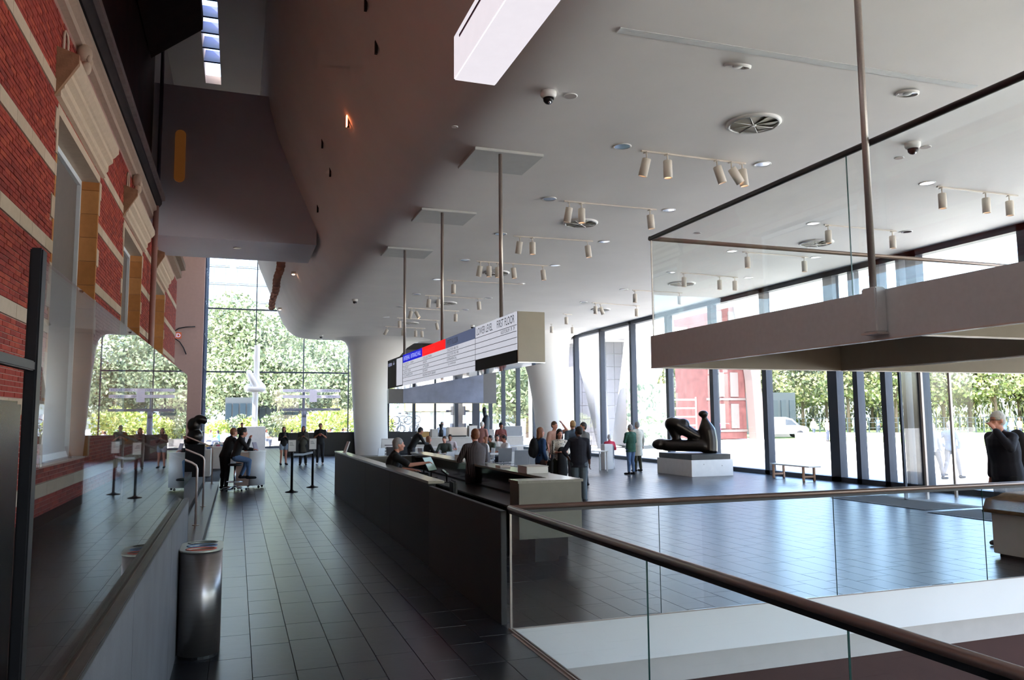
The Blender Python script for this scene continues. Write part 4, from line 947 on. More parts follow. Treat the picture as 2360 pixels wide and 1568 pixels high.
# made-up blotched board in place of a reflection in the window glass
hp = on_y(1446, 1005, 43); hq = on_y(1541, 1005, 43); W = hq.x-hp.x; Ht = on_y(1490, 884, 43).z
ho = empty('reflection_board', (hp.x, 43, 0), label='tall board of green and silver blotches outside, standing in for a reflection in the right windows', cat='hoarding')
m_h = bpy.data.materials.new('mottled_reflection'); m_h.use_nodes = True; t = m_h.node_tree; b_ = t.nodes['Principled BSDF']
tc = t.nodes.new('ShaderNodeTexCoord'); n1 = t.nodes.new('ShaderNodeTexNoise'); n1.inputs['Scale'].default_value = 2.6; n1.inputs['Detail'].default_value = 7; n1.inputs['Distortion'].default_value = 1.4
cr = t.nodes.new('ShaderNodeValToRGB'); e = cr.color_ramp.elements; e[0].position = .36; e[0].color = (*lin((50, 68, 54)), 1); e[1].position = .62; e[1].color = (*lin((150, 149, 148)), 1)
x_ = e.new(.45); x_.color = (*lin((98, 110, 92)), 1); x_ = e.new(.5); x_.color = (*lin((150, 124, 114)), 1); x_ = e.new(.55); x_.color = (*lin((80, 88, 92)), 1)
t.links.new(tc.outputs['Object'], n1.inputs['Vector']); t.links.new(n1.outputs[0], cr.inputs[0]); t.links.new(cr.outputs[0], b_.inputs['Base Color'])
obj('board', MB().box(0, 0, .2, W, .08, Ht), m_h, ho); obj('base', MB().box(-.05, -.2, 0, W+.05, .3, .2), m_dkb, ho); obj('side_post', MB().box(W, -.03, 0, W+.08, .1, Ht), m_frame, ho)
fr_ = empty('slatted_frame', on_y(1550, 1010, 44), label='white open frame of horizontal bars beside the blotched board', cat='frame'); fr_.location.z = 0
Wf = on_y(1606, 1010, 44).x-on_y(1550, 1010, 44).x
for k in range(6): obj('bar', MB().box(0, -.02, .25+k*.55, Wf, .02, .33+k*.55), m_white_lac, fr_)
for xx in (0, Wf): obj('upright', MB().box(xx-.03, -.03, 0, xx+.03, .03, 3.2), m_white_lac, fr_)
# made-up brick tower and buttress in place of a reflection in the glazing
bp_ = on_z(1640, 1013); D0 = bp_.y; a = on_y(1632, 1010, D0).x; b = on_y(1722, 1010, D0).x; W = b-a
bt = empty('reflection_tower', (a, D0, 0), label='red brick tower with pale window strips outside, standing in for a reflection in the glazing', cat='building')
obj('wall', MB().box(0, 0, 0, W, 5, 11.6), mat('reflected_brick', (92, 54, 52), .9, var=.25, vs_=1.5), bt)
for xx in (.24, .60):
    for z in (.9, 3.6, 6.3, 8.9): obj('window', MB().box(W*xx, -.1, z, W*(xx+.2), .02, z+2.1), mat('reflected_pane', (96, 88, 86), .4) if z < 1 and xx < .3 else bpy.data.materials['reflected_pane'], bt)
for z in (.6, 3.3, 6.0, 8.6): obj('stone_course', MB().box(-.05, -.08, z, W+.05, .02, z+.2), bpy.data.materials['reflected_pane'], bt)
mb = MB().prism([(W*.72, 11.6), (W*1.32, 11.6), (W*1.18, 5), (W*1.28, 0), (W*1.02, 0), (W*.96, 5)], 'y', -1.2, -.2); obj('buttress', mb, mat('pinkish_render', (100, 88, 86), .8), bt, fixn=True)
sh = along(1785, 88); s0 = on_y(1738, 900, sh.y).x; s1 = on_y(1832, 900, sh.y).x
block('park_shed', 'low dark park building behind the white van', 0, 1735, 1832, sh.y, 4.4, m_dkb, 1, 5, m_dkg, .6, .6, .3)
# white van
def van():
    P = on_z(1800, 1009); v = empty('van', (P.x, P.y, 0), -.33, label='small white delivery van parked beyond the plaza', cat='van')
    m_v = mat('van_white', (170, 172, 178), .3); m_vg = mat('van_glass', (60, 70, 84), .1)
    body = [(-2.15, .35), (2.15, .35), (2.2, .75), (2.0, .98), (1.35, 1.10), (.75, 1.66), (.2, 1.82), (-1.9, 1.84), (-2.15, 1.6)]
    obj('body', MB().prism(body, 'y', -.88, .88), m_v, v, fixn=True)
    obj('side_window', MB().prism([(.15, 1.12), (1.15, 1.12), (.68, 1.56), (.15, 1.64)], 'y', -.895, -.875), m_vg, v, fixn=True)
    obj('windscreen', MB().prism([(1.38, 1.12), (1.42, 1.14), (.82, 1.66), (.76, 1.62)], 'y', -.78, .78), m_vg, v, fixn=True)
    obj('rear_window', MB().box(-1.9, -.895, 1.15, -.95, -.875, 1.6), m_vg, v)
    for xx in (-1.35, 1.4):
        for yy in (-.80, .80):
            w_ = obj('wheel', MB().lathe([(.10, -.1), (.31, -.1), (.33, -.06), (.33, .06), (.31, .1), (.10, .1)], (xx, yy, .33), 18, axis=Matrix.Rotation(PI/2, 4, 'X')), m_blackmetal, v)
            obj('hub_cap', MB().lathe([(.001, -.12), (.18, -.11), (.2, -.1)], (xx, yy, .33), 14, axis=Matrix.Rotation(PI/2, 4, 'X'), cap=False), m_chrome, w_)
    obj('headlamp', MB().ell((2.05, -.7, .86), .1, .14, .1), m_chrome, v); obj('bumper', MB().bbox(1.9, -.86, .28, 2.26, .86, .52, .04), m_dkb, v); obj('stripe_mark', MB().box(-1.9, -.888, 1.2-.15, -1.2, -.882, 1.3-.15), mat('van_lilac', (150, 130, 190), .5), v)
van()
# park fence
fz = empty('park_fence', along(2000, 84), label='long mesh fence in front of the park trees', cat='fence'); f0 = fz.location
pa_, pb_ = along(1735, 84), along(2420, 84); d = pb_-pa_; n = 40
for k in range(n+1):
    p = pa_+d*k/n-f0; obj('post', MB().box(p.x-.04, p.y-.04, 0, p.x+.04, p.y+.04, 1.7), m_dkb, fz)
for z in (.2, .7, 1.2, 1.65): obj('rail', MB().tube([pa_-f0+Vector((0, 0, z)), pb_-f0+Vector((0, 0, z))], .025, 4), m_dkb, fz)
obj('stone_kerb', MB().add([(pa_.x-4, pa_.y-6, 0), (pb_.x-4, pb_.y-6, 0), (pb_.x-3.5, pb_.y-5.5, 0), (pa_.x-3.5, pa_.y-5.5, 0), (pa_.x-4, pa_.y-6, .4), (pb_.x-4, pb_.y-6, .4), (pb_.x-3.5, pb_.y-5.5, .4), (pa_.x-3.5, pa_.y-5.5, .4)],
    [(0, 3, 2, 1), (4, 5, 6, 7), (0, 1, 5, 4), (1, 2, 6, 5), (2, 3, 7, 6), (3, 0, 4, 7)]), m_wallgrey, label='low stone kerb in front of the park fence', cat='kerb')
# A-board outside
p = on_z(1866, 1064); ab = empty('a_board', (p.x, p.y, 0), -.4, label='white folding A-board sign standing on the bright plaza', cat='sign board')
for s_ in (-1, 1):
    mb = MB().bbox(-.42, -.02, .02, .42, .02, 1.25, .01); R = Matrix.Rotation(s_*.22, 3, 'X'); mb.v = [tuple(R @ Vector(v)+Vector((0, -s_*-.28*-1, 0))) for v in mb.v]; obj('board', mb, m_white_lac, ab)
for z in (.85, .72, .60): obj('printed_line', MB().box(-.25, -.29+z*.22-.025, z, .25, -.285+z*.22-.025, z+.05), m_bluew, ab)
# dark cross-shaped totem and T-shaped sign outside the end window
p = on_y(1055, 990, 60); tm = empty('dark_totem', (p.x, 60, 0), label='dark blocky totem sculpture outside beneath the hanging screen', cat='sculpture')
for b in ((-.33, -.3, 0, .33, .3, 4.0), (-.95, -.12, .95, .95, .12, 1.15), (-.55, -.35, 1.0, .6, .35, 1.55), (-.5, -.35, 2.2, .55, .35, 2.9), (-.95, -.1, 2.45, .95, .1, 2.6)): obj('block', MB().bbox(*b, .02), mat('navy_metal', (34, 40, 58), .5) if b[2] == 0 else bpy.data.materials['navy_metal'], tm)
p = on_y(700, 985, 55.5); ts = empty('sign_stand', (p.x, 55.5, 0), label='grey T-shaped stand with two white banner strips before the end window', cat='sign stand')
obj('column', MB().lathe([(.17, 0), (.17, 2.1)], n=18), mat('grey_post', (120, 122, 136), .5), ts)
xa, xb = on_y(651, 940, 55.5).x-p.x, on_y(784, 940, 55.5).x-p.x
obj('cross_bar', MB().bbox(xa, -.1, 2.55, xb, .1, 2.72, .01), bpy.data.materials['grey_post'], ts); obj('neck', MB().lathe([(.17, 2.1), (.17, 2.55)], n=18), bpy.data.materials['grey_post'], ts)
bn_m = mat('banner_white', (222, 216, 226), .6)
for z in (3.42, 3.83): obj('banner_strip', MB().box(xa, -.03, z, xb, .03, z+.2), bn_m, ts)
obj('banner_bracket', MB().box(-.05, .03, 2.1, .05, .06, 4.0), bpy.data.materials['grey_post'], ts); obj('centre_plate', MB().box(.35, -.04, 3.15, .85, -.032, 3.98), bn_m, ts)
t_ = text('lettering', 'GARDEROBE — CLOAKROOM', (xa+.75, -.032, 3.86), (1, 0, 0), (0, 0, 1), 3.0, .13, m_ss, ts); t_ = text('lettering', '— PARK — LIBRARY', (xa+1.9, -.032, 3.45), (1, 0, 0), (0, 0, 1), 1.7, .12, m_ss, ts)
# wall with orange sign and thin curved black hands on the return wall
p = on_y(405, 773, 51.9); wp = empty('curved_wall_piece', (p.x, 51.97, p.z), label='orange plate with two thin black curved arms on the far white wall', cat='wall piece')
obj('plate', MB().box(-.22, -.04, -.2, .32, 0, .2), mat('orange_plate', (220, 110, 70), .5), wp); t_ = text('lettering', 'ED', (-.12, -.045, -.11), (1, 0, 0), (0, 0, 1), .38, .22, m_stw, wp)
A = [on_y(x, y, 51.9)-p for x, y in ((400, 765), (412, 757), (428, 754), (450, 753))]; B = [on_y(x, y, 51.9)-p for x, y in ((402, 780), (414, 788), (423, 802), (429, 817))]
for P_ in (A, B): obj('curved_arm', MB().tube([(v.x, -.04, v.z) for v in P_], .035, 6), m_blackmetal, wp)
# bicycles heap outside the end window
m_bike = mat('bike_dark', (46, 44, 48), .4, .4); m_bike2 = mat('bike_silver', (190, 190, 196), .3, .8)
def bike(loc, rz, tilt, label, m):
    o = empty('bicycle', loc, rz, label=label, cat='bicycle', group='heap of bicycles outside'); o.rotation_euler = (tilt, 0, rz)
    for xx in (-.52, .52):
        pts = [(xx+.34*math.cos(2*PI*i/18), 0, .35+.34*math.sin(2*PI*i/18)) for i in range(19)]; w_ = obj('wheel', MB().tube(pts, .028, 5, cap=False, up=(0, 1, 0)), m_bike, o)
        sp = MB()
        for i in range(6): sp.tube([(xx, 0, .35), (xx+.33*math.cos(PI*i/3), 0, .35+.33*math.sin(PI*i/3))], .006, 3)
        obj('spokes', sp, m_bike2, w_)
    obj('bike_frame', MB().tube([(-.52, 0, .35), (-.2, 0, .85), (.38, 0, .85), (.52, 0, .35)], .022, 5).tube([(-.2, 0, .85), (-.05, 0, .3), (.38, 0, .85)], .022, 5).tube([(-.52, 0, .35), (-.05, 0, .3)], .018, 5), m, o)
    obj('saddle', MB().ell((-.24, 0, .95), .14, .07, .04), m_bike, o); obj('handlebar', MB().tube([(.38, 0, .85), (.36, 0, 1.02)], .018, 5).tube([(.3, -.28, 1.0), (.36, 0, 1.04), (.3, .28, 1.0)], .016, 5), m_bike, o); return o
k = 0
for px, z, rz, tl in ((903, 0, .2, .1), (925, 0, -.3, -.1), (948, 0, .3, .15), (966, 0, .1, -.1), (910, .75, .5, .3), (938, .8, -.5, -.3), (955, .7, .9, .2), (925, 1.5, .1, .4), (944, 1.6, -.2, -.6)):
    q = on_y(px, 990, 60.5+(k % 3)*.7); bike((q.x, q.y, z), rz, tl, 'bicycle in the heap outside, %s' % ['bottom left', 'bottom middle left', 'bottom middle right', 'bottom right', 'left of the second layer', 'middle of the second layer', 'right of the second layer', 'left of the two topmost', 'topmost and most tilted'][k], m_bike2 if k % 2 else m_bike); k += 1
q = on_y(983, 990, 59.5); bike((q.x, q.y, 0), 1.1, 0, 'single bicycle parked right of the heap, seen nearly end-on', m_bike2)
# ================================================================= PEOPLE
CLOTH = {}
def cm(c, r=.8):
    k = ('cloth_%d_%d_%d' % c)
    if k not in CLOTH: CLOTH[k] = mat(k, c, r, var=.08, vs_=14, bump=.15, bs=30)
    return CLOTH[k]
m_eye = mat('eye_dark', (26, 20, 20), .2); m_lip = mat('lips', (150, 70, 66), .5)
HAIRS = {n: mat('hair_'+n, c, .6, var=.2, vs_=40, bump=.4, bs=60) for n, c in dict(dark=(34, 26, 24), brown=(86, 58, 42), grey=(150, 146, 144), white=(206, 202, 196), blond=(186, 150, 104), auburn=(136, 84, 56)).items()}
V3 = Vector
def lerp(a, b, t): return a+(b-a)*t
def person(loc, face, H=1.74, skin=0, hair='dark', hairlen=0, top=(30, 30, 34), sleeve='long', bottom=(40, 40, 48), legs='trousers', shoe=(24, 22, 24),
           pose='stand', arms=('down', 'down'), lean=0.0, head=(0.0, 0.0), fem=False, coat=0.0, label='', group=None, hero=False, cat='person', stride=0.0, bulk=1.0, one=None, seat=.46):
    """face = heading angle (0 looks along +Y). Local frame: x right, y forward, z up."""
    s = H/1.75; o = empty('person', loc, face, label=label, cat=cat, group=group); o.scale = (s, s, s)
    vox = .0125 if hero else .021
    hipz = .93; dz = 0.0
    if pose in ('sit', 'stool'):
        hipz = seat/s+.06; dz = hipz-.93
    sw, hw = (.165, .10) if fem else (.19, .093)
    hip = V3((0, 0, hipz))
    Rl = Matrix.Rotation(-lean, 3, 'X')
    def U(p):  # upper body point: shift with the hips, lean about them
        p = V3(p)+V3((0, 0, dz)); return hip+Rl @ (p-hip)
    # legs
    L = []
    for sd_, sg in ((-1, -1), (1, 1)):
        h = V3((sd_*hw, 0, hipz-.02))
        if pose == 'sit': k = V3((sd_*(hw+.03), .43, hipz-.01)); a = V3((sd_*(hw+.03), .42+.06*sd_, .09))
        elif pose == 'stool': k = V3((sd_*(hw+.05), .36, hipz-.10)); a = V3((sd_*(hw+.04), .26+.08*sd_, hipz-.52))
        elif pose == 'walk': f = sg*stride; k = V3((sd_*hw*.9, f*.5+.05, .50)); a = V3((sd_*hw*.8, f, .09+(.10 if f < 0 else 0)))
        elif pose == 'kneel': k = V3((sd_*hw, .1, .5)); a = V3((sd_*hw, 0, .09))
        else: k = V3((sd_*(hw+.005), .02+.015*sd_, .50)); a = V3((sd_*(hw+.02), -.01, .09))
        t = a+V3((sd_*.02, .17, -.055)); L.append((h, k, a, t))
    # arms
    A = []
    for sd_, kind in ((-1, arms[0]), (1, arms[1])):
        S = U((sd_*sw, 0, 1.42))
        off = {'down': ((sd_*.05, -.03, -.29), (sd_*.05, .04, -.53)), 'fold': ((sd_*.06, .03, -.27), (-sd_*.07, .20, -.25)), 'phone': ((sd_*.05, .02, -.28), (-sd_*.11, .24, -.14)),
               'reach': ((sd_*.03, .22, -.19), (-sd_*.02, .48, -.24)), 'up': ((sd_*.14, .18, .08), (sd_*.0, .14, .26)), 'chin': ((sd_*.06, .20, -.16), (-sd_*.10, .22, .10)), 'hip': ((sd_*.16, -.06, -.24), (sd_*.04, .06, -.44)),
               'table': ((sd_*.08, .12, -.25), (-sd_*.04, .36, -.27)), 'back': ((sd_*.10, -.10, -.26), (sd_*.02, -.16, -.44)), 'pocket': ((sd_*.11, -.06, -.27), (sd_*.03, .06, -.48)), 'drink': ((sd_*.10, .16, -.12), (-sd_*.11, .15, .12)), 'far': ((sd_*.05, .24, -.15), (-sd_*.0, .52, -.12))}[kind]
        q = Rl if kind in ('down', 'fold', 'phone', 'chin', 'hip', 'pocket', 'up', 'back', 'drink') else Matrix.Identity(3)
        A.append((S, S+q @ V3(off[0]), S+q @ V3(off[1]), sd_, kind))
    hc = U((0, .015, 1.635)); Rh = Rl @ Matrix.Rotation(head[1], 3, 'Z') @ Matrix.Rotation(-head[0], 3, 'X')
    def Hd(p): return hc+Rh @ V3(p)
    up = Rl @ V3((0, 1, 0))
    def torso(mb, o_=0.0, z0=.86, z1=1.47, hem=0.0):
        prof_ = [(.86, .155, .105), (.93, .168 if fem else .162, .115), (1.02, .150 if fem else .155, .105), (1.10, .130 if fem else .150, .098), (1.22, .150 if fem else .165, .112), (1.33, .160 if fem else .182, .115), (1.41, .150 if fem else .180, .095), (1.455, .10, .075), (1.49, .062, .06)]
        P = []; Rr = []
        for z, a, b in prof_:
            if z < z0-.05 or z > z1+.03: continue
            P.append(U((0, -.005, z))); Rr.append(((a*bulk if z < 1.3 else a*(1+(bulk-1)*.4))+o_, b*bulk+o_))
        if hem: P = [P[0]-V3((0, 0, hem))]+P; Rr = [(Rr[0][0]*1.06, Rr[0][1]*1.15)]+Rr
        k = len(P); vs_ = []; n = 16
        for i in range(k):
            for j in range(n):
                an = 2*PI*j/n; vs_.append(P[i]+Rl @ V3((Rr[i][0]*math.cos(an), Rr[i][1]*math.sin(an), 0)))
        mb.add(vs_, [(i*n+j, i*n+(j+1) % n, (i+1)*n+(j+1) % n, (i+1)*n+j) for i in range(k-1) for j in range(n)]+[tuple(range(n))[::-1], tuple((k-1)*n+j for j in range(n))], True)
        if z1 > 1.4:
            for sd_ in (-1, 1): mb.cap(U((sd_*.06, 0, 1.43)), U((sd_*sw*.97, 0, 1.42)), .055+o_, .056+o_)
    def leg(mb, l, o_=0.0, t_=1.0, ks=1.0):
        h, k, a, t = l
        mb.cap(h, k, (.088+o_)*bulk, .058*ks+o_, 12); e = lerp(k, a, t_); mb.cap(k, e, .056*ks+o_, lerp(.056, .038, t_)*ks+o_*1.2, 12)
        if t_ > .3: c = lerp(k, a, .28)+(V3((0, -.018, 0)) if pose not in ('sit', 'stool') else V3((0, -.015, 0))); mb.ell(c, .052*ks+o_, .055*ks+o_, .12, 10, 6)
    def arm(mb, a, o_=0.0, t_=1.0):
        S, E, W, sd_, kd = a
        if t_ <= .6: mb.cap(S, lerp(S, E, t_/.6), .052+o_, .044+o_*1.3); return
        mb.cap(S, E, .052+o_, .041+o_); mb.cap(E, lerp(E, W, (t_-.6)/.4 if t_ < 1 else .97), .041+o_, .030+o_*1.2)
    def done(name, mb, m, par=o, it=3, lab=None, v_=None):
        ob = obj(name, mb, m, par, label=lab); md = ob.modifiers.new('skin_over', 'REMESH'); md.mode = 'VOXEL'; md.voxel_size = v_ or vox; md.use_smooth_shade = True
        sm = ob.modifiers.new('soften', 'SMOOTH'); sm.iterations = it; sm.factor = .5; return ob
    # ---- body
    mb = MB(); torso(mb)
    for l in L:
        leg(mb, l); mb.cap(l[2]+V3((0, -.02, -.04)), l[3], .036, .03)
    mb.cap(U((0, -.005, 1.44)), U((0, .005, 1.56)), .055, .052)
    mb.ell(hc+Rh @ V3((0, -.008, .03)), .074, .094, .098, 14, 10, Rh); mb.ell(Hd((0, .022, -.045)), .056, .068, .072, 12, 8, Rh); mb.ell(Hd((0, .062, -.088)), .026, .024, .022, 8, 6, Rh)
    mb.cap(Hd((0, .085, .012)), Hd((0, .107, -.026)), .010, .015, 8); mb.ell(Hd((0, .078, .034)), .045, .014, .010, 8, 5, Rh)
    for sd_ in (-1, 1):
        mb.ell(Hd((sd_*.076, -.005, -.008)), .012, .02, .034, 8, 6, Rh); mb.ell(Hd((sd_*.036, .070, -.022)), .022, .020, .022, 8, 5, Rh)
    for a in A:
        arm(mb, a); S, E, W, sd_, kd = a; d = (W-E).normalized(); sidev = d.cross(V3((0, 0, 1))); sidev = (sidev if sidev.length > .2 else V3((0, 1, 0))).normalized(); nrm = sidev.cross(d).normalized()
        if kd == 'down' or kd == 'back' or kd == 'pocket': sidev = V3((0, 1, 0)); nrm = V3((-sd_, 0, 0))
        pc_ = W+d*.045; mb.cap(W+d*.01, W+d*.08, .030, .036, 10, sq=(1, .55), up=nrm)
        for q in range(4):
            b = W+d*.085+sidev*(q-1.5)*.021; l1 = (.036, .042, .039, .030)[q]; cu = -nrm if kd in ('down', 'back', 'pocket') else -nrm
            m1 = b+d*l1+cu*.008; m2 = m1+d*l1*.55+cu*.026; mb.cap(b-d*.02, m1, .0095 if hero else .012, .009 if hero else .0115, 6); mb.cap(m1, m2, .009 if hero else .0115, .0078 if hero else .010, 6)
        tb_ = W+d*.03-sidev*.028*sd_; tt = tb_+d*.045-sidev*.030*sd_-nrm*.012; mb.cap(tb_, tt, .013, .0105, 6)
    body = done('body', mb, m_skin[skin])
    # ---- clothes
    ts_ = {'long': 1.0, 'short': .5, 'none': 0, 'half': .78}[sleeve]
    mb = MB(); torso(mb, .014+(.01 if coat else 0), hem=(.0 if not coat else coat))
    for a in A:
        if ts_: arm(mb, a, .014, .96 if ts_ == 1 else ts_)
    mb.cap(U((0, -.01, 1.46)), U((0, -.008, 1.495)), .066, .060)
    sh_ = done('shirt' if not coat else 'coat', mb, top if not isinstance(top, tuple) else cm(top))
    if legs == 'trousers' or legs == 'wide' or legs == 'shorts':
        mb = MB(); torso(mb, .008, .86, 1.0)
        for l in L: leg(mb, l, .012 if legs != 'wide' else .024, {'shorts': -.0, 'trousers': .93, 'wide': .96}[legs] if legs != 'shorts' else .02, 1.0)
        if legs == 'shorts':
            mb = MB(); torso(mb, .010, .86, 1.0)
            for l in L: mb.cap(l[0], lerp(l[0], l[1], .42), .104, .095, 12)
        done('shorts' if legs == 'shorts' else 'trousers', mb, cm(bottom) if isinstance(bottom, tuple) else bottom)
    elif legs == 'skirt':
        mb = MB().tube([U((0, 0, 1.02)), hip+V3((0, 0, -.08)), V3((0, .02, .35))], [(.15, .115), (.19, .15), (.24, .2)], 16, up=(0, 1, 0)); done('skirt', mb, cm(bottom))
    for l in L:
        mb = MB(); d = (l[3]-l[2]); mb.cap(l[2]+V3((0, -.03, -.045)), l[3]+V3((0, .015, 0)), .046, .042, 10, sq=(1, .9)).cap(l[2]+V3((0, -.005, 0)), l[2]+V3((0, -.01, -.04)), .045, .05)
        v_ = mb.v; mb.v = [(p[0], p[1], max(p[2], l[2].z-.088)) for p in v_]; obj('shoe', mb, cm(shoe), o)
    # ---- hair
    if hair:
        mb = MB()
        if hairlen == -1: mb.ell(Hd((0, -.016, .040)), .081, .102, .096, 14, 10, Rh); mb.ell(Hd((0, -.034, .0)), .081, .080, .075, 12, 8, Rh)
        else:
            mb.ell(Hd((0, -.020, .046)), .085, .103, .098, 14, 10, Rh); mb.ell(Hd((0, -.045, .0)), .083, .073, .09, 12, 8, Rh)
        if hairlen >= 1:
            for sd_ in (-1, 1): mb.cap(Hd((sd_*.062, -.02, .03)), Hd((sd_*.075, -.015, -.11-.08*(hairlen-1))), .034, .030)
            mb.cap(Hd((0, -.06, .0)), Hd((0, -.075, -.12-.10*(hairlen-1))), .075, .070, 12, sq=(1, .7), up=up)
        done('hair', mb, HAIRS[hair], it=2)
    for sd_ in (-1, 1): obj('eye', MB().ell(Hd((sd_*.030, .087, .012)), .009, .006, .006, 8, 5, Rh), m_eye, o)
    obj('mouth', MB().ell(Hd((0, .088, -.052)), .022, .006, .006, 8, 5, Rh), m_lip, o)
    o['_A'] = 0; del o['_A']
    return o, dict(U=U, A=A, L=L, Hd=Hd, s=s, hip=hip)
def world_pt(o, p, s): 
    c, n = math.cos(o.rotation_euler.z), math.sin(o.rotation_euler.z); return V3((o.location.x+s*(p.x*c-p.y*n), o.location.y+s*(p.x*n+p.y*c), o.location.z+s*p.z))
def backpack(o, d, col, label, k=1.0):
    b = empty('backpack', world_pt(o, d['U']((0, -.20, 1.02)), d['s']), o.rotation_euler.z, label=label, cat='backpack')
    mb = MB().ell((0, 0, .22), .16*k, .11*k, .26*k, 14, 10).ell((0, -.07*k, .14), .12*k, .07*k, .15*k, 12, 8); ob = obj('pack_body', mb, cm(col), b); md = ob.modifiers.new('r', 'REMESH'); md.mode = 'VOXEL'; md.voxel_size = .02; md.use_smooth_shade = True
    for sd_ in (-1, 1): obj('strap', MB().tube([(sd_*.09, .06, .40), (sd_*.10, .14, .46), (sd_*.115, .30, .36), (sd_*.11, .33, .20), (sd_*.10, .10, .02)], .018, 6), cm(col), b)
    obj('top_handle', MB().tube([(-.04, 0, .46), (0, 0, .51), (.04, 0, .46)], .010, 6), cm(col), b); return b
def phone(o, d, label, px=0.0):
    W = (d['A'][0][2]+d['A'][1][2])/2; q = empty('smartphone', world_pt(o, W+V3((px, .07, .05)), d['s']), o.rotation_euler.z, label=label, cat='phone')
    obj('phone_case', MB().bbox(-.037, -.005, -.02, .037, .005, .13, .003), m_blackmetal, q); obj('phone_screen', MB().box(-.033, -.0065, -.015, .033, -.0055, .125), m_screen, q)
def at(px, Y, z=0): p = on_y(px, 965, Y); return V3((p.x, Y, z))
FC = PI   # facing the viewer
# three visitors on their phones near the far end
a, d = person(at(655, 35.9), FC+.15, 1.66, 0, 'dark', 1, (24, 24, 28), 'long', (150, 168, 190), 'shorts', (24, 24, 26), arms=('phone', 'phone'), head=(-.45, 0), fem=True, label='woman in a black hooded top and pale denim shorts looking at her phone'); phone(a, d, 'phone held by the woman in denim shorts')
a, d = person(at(700, 35.4), FC-.1, 1.68, 1, 'dark', 2, (74, 72, 64), 'long', (24, 24, 26), 'wide', (40, 36, 34), arms=('phone', 'phone'), head=(-.4, 0), fem=True, coat=.28, label='long-haired woman in a grey-olive coat and wide black trousers behind the barrier'); phone(a, d, 'phone held by the woman in the olive coat')
a, d = person(at(739, 35.3), FC-.12, 1.80, 1, 'dark', -1, (22, 22, 26), 'short', (28, 28, 34), 'trousers', (226, 224, 222), arms=('phone', 'phone'), head=(-.4, 0), label='man in a black printed T-shirt and white shoes looking at his phone'); phone(a, d, 'phone held by the man in the printed T-shirt')
pr_ = obj('shirt_print', MB().lathe([(.001, -.004), (.062, 0)], (0, .138, 1.27), 16, cap=False, axis=Matrix.Rotation(-PI/2, 4, 'X')), cm((168, 92, 84)), a)
# staff by the kiosk
a, d = person(at(558, 48), FC, 1.80, 1, 'dark', 0, (22, 22, 28), 'long', (24, 24, 30), 'trousers', arms=('fold', 'fold'), label='person in dark clothes standing with folded arms in front of the end window')
a, d = person((-.02, 23.55, .16), -PI/2+.1, 1.76, 0, 'dark', 0, (22, 20, 22), 'long', (92, 120, 158), 'trousers', (30, 28, 30), pose='stool', arms=('table', 'chin'), lean=.28, head=(-.2, 0), label='person in black top and blue jeans perched on the high stool at the kiosk', hero=True, seat=.72)
stool_p = a
a, d = person((-.30, 24.3, 0), -PI/2+.5, 1.78, 0, 'auburn', 0, (20, 18, 20), 'long', (20, 20, 24), 'trousers', (22, 20, 22), arms=('table', 'table'), lean=.35, head=(-.3, 0), bulk=1.15, label='person all in black bending over the kiosk beside the stool', hero=True)
# man at the reception desk
p = at(898, 14.9)
a, d = person((p.x-.02, 14.9, 0), -PI/2-.12, 1.82, 0, 'grey', 0, (16, 15, 17), 'short', (30, 30, 34), 'trousers', pose='stool', arms=('table', 'far'), lean=.25, head=(-.3, 0), label='grey-haired man in a black T-shirt seated behind the reception desk, arm outstretched', hero=True, seat=.72)
m_stripe = bpy.data.materials.new('striped_shirt'); m_stripe.use_nodes = True; t = m_stripe.node_tree; b_ = t.nodes['Principled BSDF']; b_.inputs['Roughness'].default_value = .8
tc = t.nodes.new('ShaderNodeTexCoord'); wv = t.nodes.new('ShaderNodeTexWave'); wv.inputs['Scale'].default_value = 11; wv.bands_direction = 'X'; cr = t.nodes.new('ShaderNodeValToRGB')
cr.color_ramp.elements[0].color = (*lin((48, 42, 46)), 1); cr.color_ramp.elements[1].color = (*lin((120, 108, 110)), 1); cr.color_ramp.elements[0].position = .7; cr.color_ramp.elements[1].position = .86
t.links.new(tc.outputs['Object'], wv.inputs[0]); t.links.new(wv.outputs[0], cr.inputs[0]); t.links.new(cr.outputs[0], b_.inputs['Base Color'])
a, d = person(at(1095, 14.4), .12, 1.78, 0, 'auburn', -1, m_stripe, 'long', (44, 44, 50), 'trousers', arms=('table', 'table'), head=(-.25, 0), bulk=1.15, label='short-haired man seen from behind in a dark striped shirt at the counter', hero=True)
# group by the second column
a, d = person(at(1245, 18.6), -PI/2+.15, 1.72, 0, 'auburn', 1, (44, 74, 116), 'long', (66, 46, 50), 'trousers', arms=('fold', 'pocket'), fem=True, label='woman with shoulder-length auburn hair in a blue sweatshirt wearing a black backpack', hero=True)
backpack(a, d, (22, 22, 26), 'black backpack on the woman in blue')
m_dot = bpy.data.materials.new('speckled_top'); m_dot.use_nodes = True; t = m_dot.node_tree; b_ = t.nodes['Principled BSDF']; vo = t.nodes.new('ShaderNodeTexVoronoi'); vo.inputs['Scale'].default_value = 26; tc = t.nodes.new('ShaderNodeTexCoord')
cr = t.nodes.new('ShaderNodeValToRGB'); cr.color_ramp.interpolation = 'CONSTANT'; cr.color_ramp.elements[0].color = (*lin((54, 50, 52)), 1); cr.color_ramp.elements[1].position = .30; cr.color_ramp.elements[1].color = (*lin((216, 204, 188)), 1)
t.links.new(tc.outputs['Object'], vo.inputs['Vector']); t.links.new(vo.outputs['Distance'], cr.inputs[0]); t.links.new(cr.outputs[0], b_.inputs['Base Color'])
